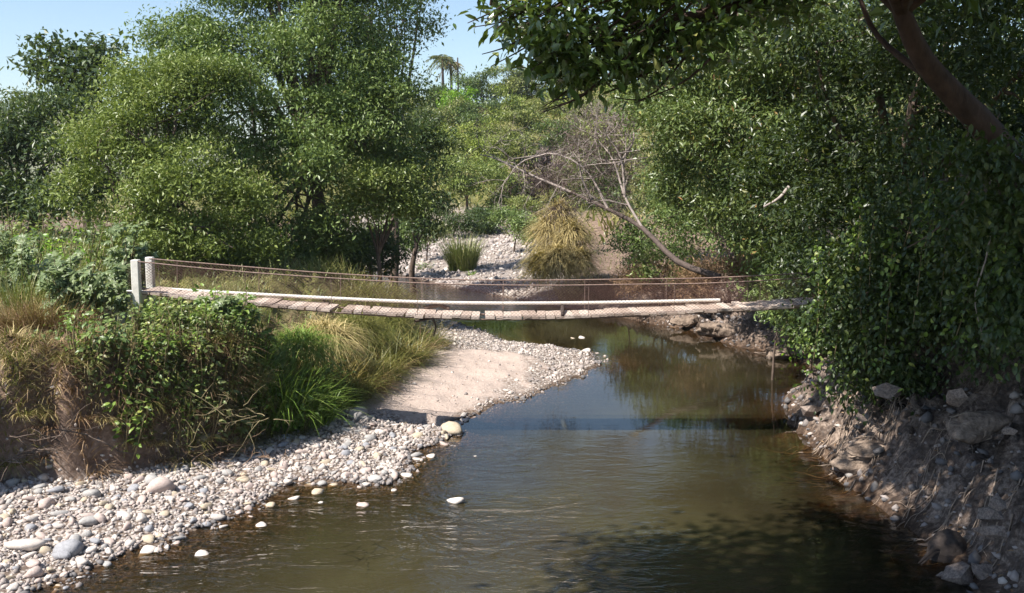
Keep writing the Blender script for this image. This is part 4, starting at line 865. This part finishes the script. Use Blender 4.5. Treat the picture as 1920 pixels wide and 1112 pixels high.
for px, Y, H, n, rad, mt, dr, w, tl, lab in [
    (515, 22.9, 2.0, 420, .5, GR_GREEN, .75, .034, .55, 'big bright green clump of arching reed grass below the deck'),
    (575, 23.3, 1.3, 200, .4, GR_GREEN, .85, .026, .6, 'green arching reed grass right of the biggest clump'),
    (475, 22.7, 1.4, 180, .35, GR_GREEN, .7, .028, .55, 'green reed grass left of the biggest clump'),
    (430, 24.2, 1.6, 60, .3, GR_PALE, .5, .022, .35, 'pale tall grass poking above the deck by the netting'),
    (600, 25.0, 1.6, 200, .5, GR_GOLD, .55, .022, .5, 'golden seed grass rising behind the deck'),
    (640, 26.2, 1.3, 200, .5, GR_GOLD, .6, .022, .55, 'golden grass right of the tallest golden seed grass'),
    (560, 25.5, 1.3, 150, .45, GR_OLIVE, .6, .022, .5, 'olive grass left of the golden seed grass'),
    (640, 25.3, 1.2, 420, .6, GR_OLIVE, .9, .02, .7, 'olive drooping grass mound below the deck'),
    (690, 27.3, 1.3, 420, .65, GR_OLIVE, .9, .02, .7, 'olive grass mound in the middle of the grassy spur'),
    (740, 29.6, 1.4, 420, .7, GR_OLIVE, .9, .022, .7, 'dark olive grass mound at the end of the grassy spur'),
    (775, 32.0, 1.2, 320, .6, GR_OLIVE, .9, .022, .7, 'olive grass at the tip of the spur by the sand'),
    (660, 26.2, 1.1, 260, .5, GR_GOLD, .85, .02, .7, 'yellow grass patch on the grassy spur'),
    (715, 28.2, .9, 260, .45, GR_BROWN, .9, .02, .8, 'reddish dead grass hanging at the edge of the sand'),
    (680, 26.0, .9, 220, .45, GR_BROWN, .9, .02, .8, 'brown dead grass under the yellow grass patch'),
    (790, 33.5, 1.0, 200, .5, GR_STRAW, .9, .022, .8, 'straw grass by the wooden prop under the deck'),
    (805, 33.0, .5, 150, .5, GR_GOLD, .9, .022, .9, 'low yellow grass on the sand beside the spur tip'),
    (735, 38, 1.2, 220, .8, GR_OLIVE, .7, .03, .6, 'olive grass rim on the bank behind the deck'),
    (700, 36, 1.3, 220, .8, GR_GOLD, .7, .03, .6, 'yellowish grass rim behind the deck left of the olive rim'),
    (665, 34, 1.2, 220, .8, GR_OLIVE, .7, .03, .6, 'olive grass behind the deck near the netting'),
    (30, 20.7, 1.0, 480, .7, GR_BROWN, .6, .018, .6, 'brown dry grass clump at the left edge of the bank'),
    (90, 20.8, 1.0, 480, .7, GR_BROWN, .6, .018, .6, 'brown dry grass clump below the grey green plants'),
    (60, 20.9, 1.1, 300, .6, GR_STRAW, .5, .016, .5, 'pinkish straw grass behind the brown dry clumps'),
    (130, 19.8, .8, 300, .5, GR_BROWN, .7, .015, .6, 'brown grass hanging over the eroded bank'),
    (245, 19.55, .85, 380, .35, GR_STRAW, .85, .014, .75, 'pale straw tuft hanging on the bank below the herbs'),
    (195, 19.8, .8, 260, .4, GR_STRAW, .7, .015, .6, 'straw grass left of the hanging straw tuft'),
    (320, 20.3, .7, 220, .4, GR_BROWN, .8, .014, .7, 'brown grass right of the hanging straw tuft'),
    (400, 20.7, .7, 220, .4, GR_BROWN, .8, .014, .8, 'dead brown grass over the dry twigs'),
    (470, 21.7, .7, 260, .45, GR_OLIVE, .7, .016, .7, 'olive grass at the bank foot above the gravel'),
    (520, 22.5, .5, 240, .5, GR_OLIVE, .8, .016, .8, 'low olive grass beside the tan boulder'),
    (440, 21.2, .8, 220, .4, GR_STRAW, .8, .016, .7, 'straw grass below the dark green herb'),
    (20, 21.8, 1.4, 260, .7, GR_PALE, .4, .018, .4, 'pale green tall grass at the left edge'),
    (80, 22.0, 1.4, 260, .7, GR_PALE, .4, .018, .4, 'pale green tall grass before the star leaved plants'),
    (60, 25, 1.5, 260, .9, GR_PALE, .4, .02, .4, 'pale tall grass on the terrace behind the star leaved plants'),
    (10, 28, 1.6, 260, 1.0, GR_GREEN, .4, .022, .4, 'green tall grass on the terrace at the left edge'),
    (610, 24.6, 1.3, 300, .55, GR_OLIVE, .85, .02, .7, 'olive grass mound left of the drooping one below the deck'),
    (665, 26.8, 1.4, 300, .55, GR_OLIVE, .85, .02, .7, 'tall olive grass just under the deck middle of the spur'),
    (720, 29.0, 1.3, 300, .6, GR_GOLD, .85, .02, .7, 'pale golden grass on top of the spur under the deck'),
    (760, 30.6, 1.2, 300, .55, GR_BROWN, .9, .02, .8, 'brown grass on the spur near its tip'),
    (755, 33.5, 1.3, 300, .7, GR_OLIVE, .8, .022, .7, 'olive grass behind the spur tip under the deck'),
    (700, 31, 1.3, 300, .8, GR_OLIVE, .8, .022, .7, 'broad olive grass patch behind the spur crest'),
    (560, 23.9, 1.2, 260, .5, GR_GREEN, .8, .024, .7, 'dense green grass under the deck right of the reeds'),
    (640, 25.0, .7, 220, .4, GR_BROWN, .9, .018, .9, 'dead brown grass at the edge of the sand below the spur'),
    (150, 19.6, .9, 380, .4, GR_BROWN, .9, .014, .8, 'brown hanging grass fringe on the lip of the eroded bank'),
    (60, 19.2, .9, 380, .45, GR_BROWN, .9, .014, .8, 'brown hanging grass fringe at the left end of the eroded bank'),
    (10, 18.9, .9, 380, .45, GR_STRAW, .9, .014, .8, 'straw coloured grass fringe at the left edge of the eroded bank'),
    (290, 19.9, .8, 380, .35, GR_STRAW, .9, .014, .8, 'straw grass fringe hanging beside the herbs below the posts'),
    (365, 20.3, .7, 300, .35, GR_BROWN, .9, .014, .8, 'brown grass fringe hanging behind the twig heap'),
    (420, 20.9, .7, 300, .4, GR_OLIVE, .9, .015, .8, 'olive grass fringe at the bank foot right of the twig heap'),
    (220, 20.4, .9, 300, .5, GR_PALE, .6, .015, .6, 'pale green grass among the herbs left of the posts'),
    (350, 21.3, .8, 300, .5, GR_PALE, .6, .015, .6, 'pale green grass among the broadleaf plants below the deck')]:
    if 21.9 < Y <= 23.5 and 245 < px < 640: Y -= .8
    if px < 340 and Y < 20.6 and R.rand() < 2: H *= .62; n = int(n * .55)
    tuft(lab, lb(px, Y), H * 1.25, int(n * 1.6), rad * 1.2, mt, dr, w, tl, 'grass tufts on the left bank')
for px, py, Y, rx, ry, n, H, mt, lab in [(665, 628, 28.8, 62, 34, 1900, .7, GR_OLIVE, 'big olive grass hummock hanging over the edge of the sand'), (605, 640, 26.2, 55, 34, 1500, .7, GR_STRAW, 'dry yellow grass hummock on the spur below the deck'),
    (725, 628, 31.8, 42, 30, 1500, .7, GR_OLIVE, 'dark olive grass hummock at the spur tip'), (560, 660, 24.0, 50, 36, 1300, .7, GR_GREEN, 'green grass hummock below the reeds'), (690, 560, 33, 80, 22, 1500, 1.0, GR_OLIVE, 'low olive grass hummock seen above the deck')]:
    mound(lab, px, py, Y, rx, ry, n, H, mt, .02, 'grass_hummock', 'grass', .9, 'grass hummocks on the spur')
def surf(px, py):
    dx, dy, dz_ = ray(px, py); t = np.linspace(12, 60, 1200); z = ground(dx * t, dy * t); k = np.argmax(HCAM + dz_ * t < z); return np.array([dx * t[k], dy * t[k], z[k]])
kinds = [('green leafy weed', 'h', G_WEED), ('dusty stalky weed', 'h', G_DUSTY), ('yellow green weed', 'h', G_YEL), ('dark leafy weed', 'h', G_MID), ('brown grass tuft', 't', GR_BROWN), ('straw grass tuft', 't', GR_STRAW), ('olive grass tuft', 't', GR_OLIVE)]
seen = set(); cnt_ = 0
for q in range(900):
    if cnt_ >= 95: break
    px = R.uniform(5, 570); py = R.uniform(650, 835 - max(0, (px - 400)) * .25)
    p = surf(px, py); z_, dw_, dt_, _, _ = ground(p[0], p[1], True)
    if dt_[0] < .05 or p[1] > 26 or (px < 340 and py > 725 and R.rand() < .88) or (px < 260 and R.rand() < .6): continue
    hz = 'at the left edge' if px < 110 else 'under the star leaved plants' if px < 225 else 'below the concrete posts' if px < 310 else 'below the deck end' if px < 390 else 'above the dry twigs' if px < 470 else 'beside the reeds'
    vz = 'high on the bank' if py < 705 else 'halfway down the bank' if py < 770 else 'low on the bank face'
    kd = kinds[[4, 5, 4, 4, 5, 6, 4, 5][R.randint(8)]] if px < 170 or (px < 430 and R.rand() < .5) else kinds[[0, 0, 2, 3, 1, 6, 2][R.randint(7)]]
    lab = f'{kd[0]} {vz} {hz}'
    if lab in seen: continue
    seen.add(lab); cnt_ += 1
    if kd[1] == 'h': herb(lab, p, R.uniform(.3, .9), R.uniform(.25, .5), 8, int(R.uniform(70, 190)), R.uniform(.07, .17), kd[2], name='weed', group='weeds on the left bank face', lean=(.3, -.3))
    else: tuft(lab, p, R.uniform(.45, .75), 200, .28, kd[2], .9, .015, .8, 'grass tufts on the left bank face', lean=(.3, -.35))
# ground cover on the terrace and banks
N = 60000
x = R.uniform(-30, -2, N); y = R.uniform(15, 60, N); z, dw, dt, wr, wl = ground(x, y, True); q1, q2, dd = project(np.stack([x, y, z], -1))
k = (dt > .35) & (q1 > -120) & (q1 < 1000) & (R.rand(N) < np.clip(.25 + dt * .25, 0, 1))
x, y, z, dt = x[k], y[k], z[k], dt[k]; n = len(x)
V, F, kk = blades(np.stack([x, y, z - .03], -1), np.column_stack([R.randn(n, 2) * .35, np.ones(n)]), R.uniform(.2, .65, n) * np.clip(y / 24, .8, 1.6), R.uniform(.2, .9, n), R.uniform(.012, .03, n) * np.clip(y / 24, .8, 2), 3)
tag(mesh_obj('grass', [(V, F)], GR_PALE, tint=np.repeat(np.clip(.5 * wob(x, y, 2.5, 6) + .5 + .2 * R.randn(n), 0, 1), kk)), 'mixed pale green and dry grass covering the left bank terrace', 'grass', kind='stuff')
N = 30000
x = R.uniform(-12, -2, N); y = R.uniform(15, 36, N); z, dw, dt, wr, wl = ground(x, y, True)
k = (dt > .05) & (dt < 2.6) & (R.rand(N) < np.where(y < 21, .22, .9)); x, y, z = x[k], y[k], z[k]; n = len(x)
V, F, kk = blades(np.stack([x, y, z - .03], -1), np.column_stack([R.randn(n, 2) * .8 + [.5, -.5], np.ones(n) * .6]), R.uniform(.15, .5, n), R.uniform(.5, 1.2, n), R.uniform(.006, .014, n), 3)
tag(mesh_obj('dead_grass', [(V, F)], GR_BROWN, tint=np.repeat(R.rand(n), kk)), 'brown dead grass and roots covering the eroded left bank face', 'grass', kind='stuff')
N = 30000
x = R.uniform(5, 30, N); y = R.uniform(14, 70, N); z, dw, dt, wr, wl = ground(x, y, True)
k = (dw > 2.2) & (dt < 0) & (R.rand(N) < .5); x, y, z = x[k], y[k], z[k]; n = len(x)
V, F, kk = blades(np.stack([x, y, z - .03], -1), np.column_stack([R.randn(n, 2) * .5, np.ones(n)]), R.uniform(.2, .7, n), R.uniform(.3, .9, n), R.uniform(.015, .04, n), 3)
tag(mesh_obj('undergrowth', [(V, F)], GR_OLIVE, tint=np.repeat(R.rand(n), kk)), 'shaded undergrowth covering the top of the right bank', 'undergrowth', kind='stuff')
N = 40000
x = R.uniform(-40, 60, N); y = R.uniform(66, 185, N); z, dw, dt, wr, wl = ground(x, y, True)
k = (dw > 14) & (R.rand(N) < .8); x, y, z = x[k], y[k], z[k]; n = len(x)
V, F, kk = blades(np.stack([x, y, z - .03], -1), np.column_stack([R.randn(n, 2) * .5, np.ones(n)]), R.uniform(.6, 1.8, n), R.uniform(.3, .9, n), R.uniform(.1, .25, n), 3)
tag(mesh_obj('scrub', [(V, F)], GR_OLIVE, tint=np.repeat(np.clip(.5 + .35 * wob(x, y, 12, 9) + .2 * R.randn(n), 0, 1), kk)), 'low dry scrub covering the far hillside between the bushes', 'scrub', kind='stuff')
def litter(name, n, cond, lab, mat, L):
    x = R.uniform(-12, 10, n); y = R.uniform(13, 40, n); z, dw, dt, wr, wl = ground(x, y, True); k = cond(x, y, dw, dt, wr); x, y, z = x[k], y[k], z[k]; n = len(x)
    V, F, kk = leaves(np.stack([x, y, z + .012], -1), R.randn(n, 3) * [1, 1, .25], np.array([0, 0, 1.]) + R.randn(n, 3) * .3, L * R.uniform(.5, 1.3, n), L * .4)
    tag(mesh_obj(name, [(V, F)], mat, tint=np.repeat(R.rand(n), kk)), lab, 'litter', kind='stuff')
litter('leaf_litter', 9000, lambda x, y, dw, dt, wr: (dw > .15) & (wr > .5) & (dw < 4), 'fallen brown leaves scattered over the right bank', GR_BROWN, .11)
litter('leaf_litter', 16000, lambda x, y, dw, dt, wr: (dw > .4) & (dt < .5) & (wr < .5) & (x < 3) & (R.rand(len(x)) < np.clip(.9 + dt * .5, .06, 1)), 'fallen dry leaves and bits along the left bank foot', GR_BROWN, .08)
# dry twig heaps
for px, py, n, L, mat, lab in [(410, 855, 26, .5, STEM_DRY, 'heap of reddish dry twigs at the foot of the bank on the gravel'), (470, 880, 12, .4, STEM_DRY, 'scattered reddish twigs on the gravel below the twig heap'), (330, 850, 16, .45, BARK, 'brown root tangle hanging from the bank left of the twig heap'), (60, 860, 18, .5, BARK, 'dark roots hanging out of the shaded bank face'), (440, 800, 16, .5, STEM, 'dead stalks on the bank above the twig heap'), (815, 632, 26, .9, STEM, 'driftwood twigs caught at the spur tip under the deck')]:
    p = atz(px, py, .5)
    for _ in range(5): p = atz(px, py, gz(p[0], p[1]) + .1)
    parts = []
    for k in range(n):
        s = np.array([R.randn() * .35, R.randn() * .25, .05 + .2 * R.rand()]); d = unit(R.randn(3) * [1, .8, .35])
        branchy(s, d, L * R.uniform(.4, 1), .008, 1, parts, .5, 2)
    o = mesh_obj('twig_heap', parts, mat, smooth=True); o.location = p; tag(o, lab, 'twigs', 'dry twigs on the left bank')

# ------------------------------------------------------------------ footbridge
YB, WB = 22.5, 1.1
dk = np.array([at(px, py, YB) for px, py in [(180, 530), (295, 546), (450, 561), (640, 579), (815, 589), (950, 592), (1100, 588), (1250, 581), (1400, 574), (1520, 567), (1720, 550)]])
def deckz(x): return np.interp(x, dk[:, 0], dk[:, 2])
xs_s = np.linspace(dk[0, 0], dk[-1, 0], 40); zs_s = np.convolve(np.pad(deckz(xs_s), 3, 'edge'), np.ones(7) / 7, 'valid')
def dz(x): return np.interp(x, xs_s, zs_s)
base = np.array([-8.3, YB, gz(-8.3, YB)])
br = empty('suspension_footbridge', base, 'narrow sagging plank suspension footbridge with rusty netting across the river', 'footbridge')
parts, tn, x = [], [], -8.25
gaps = [at(a, 580, YB)[0] for a in (640, 662, 885, 905, 925)]
while x < 9.4:
    w = R.uniform(.15, .24)
    if min(abs(x + w / 2 - g) for g in gaps) < .07: x += .11; continue
    V, F = box((0, 0, 0), (w - R.uniform(.002, .016), WB + R.uniform(-.05, .05), .045)); a = R.randn() * .04; t = R.randn() * .03
    V = np.column_stack([V[:, 0] * math.cos(a) - V[:, 1] * math.sin(a), V[:, 0] * math.sin(a) + V[:, 1] * math.cos(a), V[:, 2] + V[:, 1] * t * .4])
    sl = (dz(x + w) - dz(x)) / w; V[:, 2] += V[:, 0] * sl + R.randn() * .008
    parts.append((V + [x + w / 2, YB + R.randn() * .02, dz(x + w / 2)] - base, F)); tn.append(np.full(8, R.rand())); x += w
mesh_obj('deck', parts, WOOD, br, tint=np.concatenate(tn))
xs_ = np.linspace(-8.7, 9.6, 60)
for s_ in (-1, 1):
    q = np.column_stack([xs_, 0 * xs_ + YB + s_ * .42, dz(xs_) - .05]) - base
    mesh_obj('deck_cable', [tube(q, .018, 6)], ROPE, br, smooth=True)
near = np.array([at(px, py, YB - .62) for px, py in [(254, 490), (350, 500), (460, 510), (600, 520), (770, 530), (900, 534), (1050, 535), (1200, 533), (1330, 531), (1520, 520), (1760, 498)]])
far = np.array([at(px, py, YB + .62) for px, py in [(280, 485), (350, 491), (460, 500), (600, 511), (770, 521), (900, 525), (1050, 525), (1200, 523), (1330, 521), (1520, 511), (1760, 490)]])
for cb, yy in ((near, YB - .62), (far, YB + .62)):
    sm = spline(cb, 60); mesh_obj('handrail_cable', [tube(sm - base, .014, 6)], ROPE, br, smooth=True)
    # diamond wire netting between cable and deck edge
    yd = YB + np.sign(yy - YB) * .56; parts = []; sp_ = .085
    def pt(x, t): zt_ = np.interp(x, sm[:, 0], sm[:, 2]); zb = dz(x) + .02; return np.array([x, yy * t + yd * (1 - t), zb + (zt_ - zb) * t])
    for x0 in np.arange(-9.2, 8.6, sp_):
        for sg in (-1, 1):
            a_ = max(min(x0 + (.0 if sg > 0 else .9), 8.6), -8.5); b_ = max(min(x0 + (.9 if sg > 0 else 0.), 8.6), -8.5)
            ta = abs(a_ - (x0 + (.0 if sg > 0 else .9))) / .9; tb = 1 - abs(b_ - (x0 + (.9 if sg > 0 else 0.))) / .9
            if tb - ta < .1: continue
            parts.append(tube(np.array([pt(a_ + (b_ - a_) * f, ta + (tb - ta) * f) for f in (0, .5, 1)]) - base, .0026, 3))
    mesh_obj('wire_netting', parts, MESHW, br)
    for x in np.arange(-7.8, 8.5, 1.9): mesh_obj('hanger_wire', [tube(np.array([pt(x, 0), pt(x, 1)]) - base, .006, 5)], ROPE, br)
for px, pyt, yy, cxp in ((254, 487, YB - .55, 254), (280.5, 482, YB + .7, 280.5)):
    t = at(px, pyt, yy); g = gz(t[0], yy); import bmesh
    bm = bmesh.new(); bmesh.ops.create_cube(bm, size=1)
    for v_ in bm.verts: v_.co.x *= .17; v_.co.y *= .17; v_.co.z = (v_.co.z + .5) * (t[2] - g + .8) - .8
    bmesh.ops.bevel(bm, geom=[e for e in bm.edges], offset=.015, segments=1, affect='EDGES')
    me = bpy.data.meshes.new('post'); bm.to_mesh(me); bm.free(); me.materials.append(CONC)
    o = bpy.data.objects.new('post', me); COL.objects.link(o); o.parent = br; o.location = np.array([t[0], yy, g]) - base
for yy in (YB - .55, YB + .7):
    x0 = 9.5; g = gz(x0, yy); V, F = box((x0, yy, (g - .4 + 4.3) / 2), (.2, .2, 4.3 - g + .4)); mesh_obj('post', [(V - base, F)], CONC, br)
# concrete landing block behind the posts
V, F = box((-8.75, YB + .05, dz(-8.4) - .5), (.75, 1.0, .82)); mesh_obj('abutment', [(V - base, F)], CONC, br)
# wooden prop and cross tie under the deck
xp = at(812, 600, YB)[0]; pr = [tube(np.array([[xp - .35, YB - .62, dz(xp) - .09], [xp + .2, YB + .1, dz(xp) - .08], [xp + .25, YB + .7, dz(xp) - .06]]), .03, 7),
     tube(spline([(xp + .02, YB - .45, dz(xp) - .05), (xp + .09, YB - .4, dz(xp) - .25), (xp + .03, YB - .3, dz(xp) - .48)], 7), np.linspace(.03, .015, 7), 5),
     tube(np.array([[xp - .25, YB + .5, dz(xp) + .06], [xp + .1, YB + .52, dz(xp) + .13], [xp + .35, YB + .5, dz(xp) + .05]]), .05, 7)]
mesh_obj('cross_beam', [(v - base, f) for v, f in pr], BARK, br, smooth=True)
xk = at(1055, 585, YB)[0]; mesh_obj('rope_knot', [(v - base, f) for v, f in [tube(np.array([[xk - .03, YB - .5, dz(xk) + .03], [xk, YB + .1, dz(xk) + .09], [xk + .02, YB + .5, dz(xk) + .12]]), [.03, .05, .04], 6)]], CHAR, br, smooth=True)
Q = px_line([(290, 541, YB + .45), (450, 550, YB + .45), (640, 560, YB + .45), (800, 566.5, YB + .45), (960, 568.5, YB + .45), (1150, 567, YB + .45), (1350, 562.5, YB + .45)], 30)
o = mesh_obj('water_pipe', [tube(Q - Q[0], .038, 10)], PIPE, smooth=True); o.location = Q[0]; tag(o, 'straight pale water pipe running along the far side of the footbridge deck', 'pipe')

# ------------------------------------------------------------------ air
m, nt, out = new_mat('air_haze'); pv = nt.nodes.new('ShaderNodeVolumePrincipled'); pv.inputs['Color'].default_value = (.80, .88, 1, 1); pv.inputs['Density'].default_value = .0002; pv.inputs['Anisotropy'].default_value = .3
nt.links.new(pv.outputs[0], out.inputs['Volume'])
V, F = box((0, 1970, 33), (5260, 4100, 72)); tag(mesh_obj('haze', [(V, F)], m), kind='stuff')

# ------------------------------------------------------------------ light, sky, camera
sun_v = np.array([-.73, -.45, 1.08]); sun_v /= np.linalg.norm(sun_v)
elev = math.asin(sun_v[2]); rot = math.atan2(sun_v[0], sun_v[1])
W = bpy.data.worlds.new('World'); scene.world = W; W.use_nodes = True; nt = W.node_tree; nt.nodes.clear()
sky = nt.nodes.new('ShaderNodeTexSky'); sky.sky_type = 'NISHITA'; sky.sun_disc = False; sky.sun_elevation = elev; sky.sun_rotation = rot
sky.air_density = 1.0; sky.dust_density = .5; sky.ozone_density = 1.6
bg = nt.nodes.new('ShaderNodeBackground'); bg.inputs[1].default_value = .085; wo = nt.nodes.new('ShaderNodeOutputWorld')
nt.links.new(sky.outputs[0], bg.inputs[0]); nt.links.new(bg.outputs[0], wo.inputs[0])
L = bpy.data.lights.new('sun', 'SUN'); L.energy = 4.4; L.angle = math.radians(.5); L.color = (1, .95, .87)
lo = bpy.data.objects.new('sun', L); COL.objects.link(lo)
from mathutils import Vector
lo.rotation_euler = Vector(sun_v).to_track_quat('Z', 'Y').to_euler(); lo.location = (-20, -5, 30)
cam = bpy.data.cameras.new('camera'); cam.sensor_width = 36; cam.lens = 36 * F_PX / 1920; cam.clip_end = 6000; cam.clip_start = .1
co = bpy.data.objects.new('camera', cam); COL.objects.link(co); co.location = (0, 0, HCAM); co.rotation_euler = (PI / 2 - TP, 0, 0)
scene.camera = co
scene.view_settings.view_transform = 'Standard'; scene.view_settings.look = 'None'; scene.view_settings.exposure = 1.1; scene.view_settings.gamma = 1
scene.cycles.max_bounces = 8; scene.cycles.transparent_max_bounces = 8; scene.cycles.caustics_reflective = False; scene.cycles.caustics_refractive = False
scene.cycles.use_denoising = True
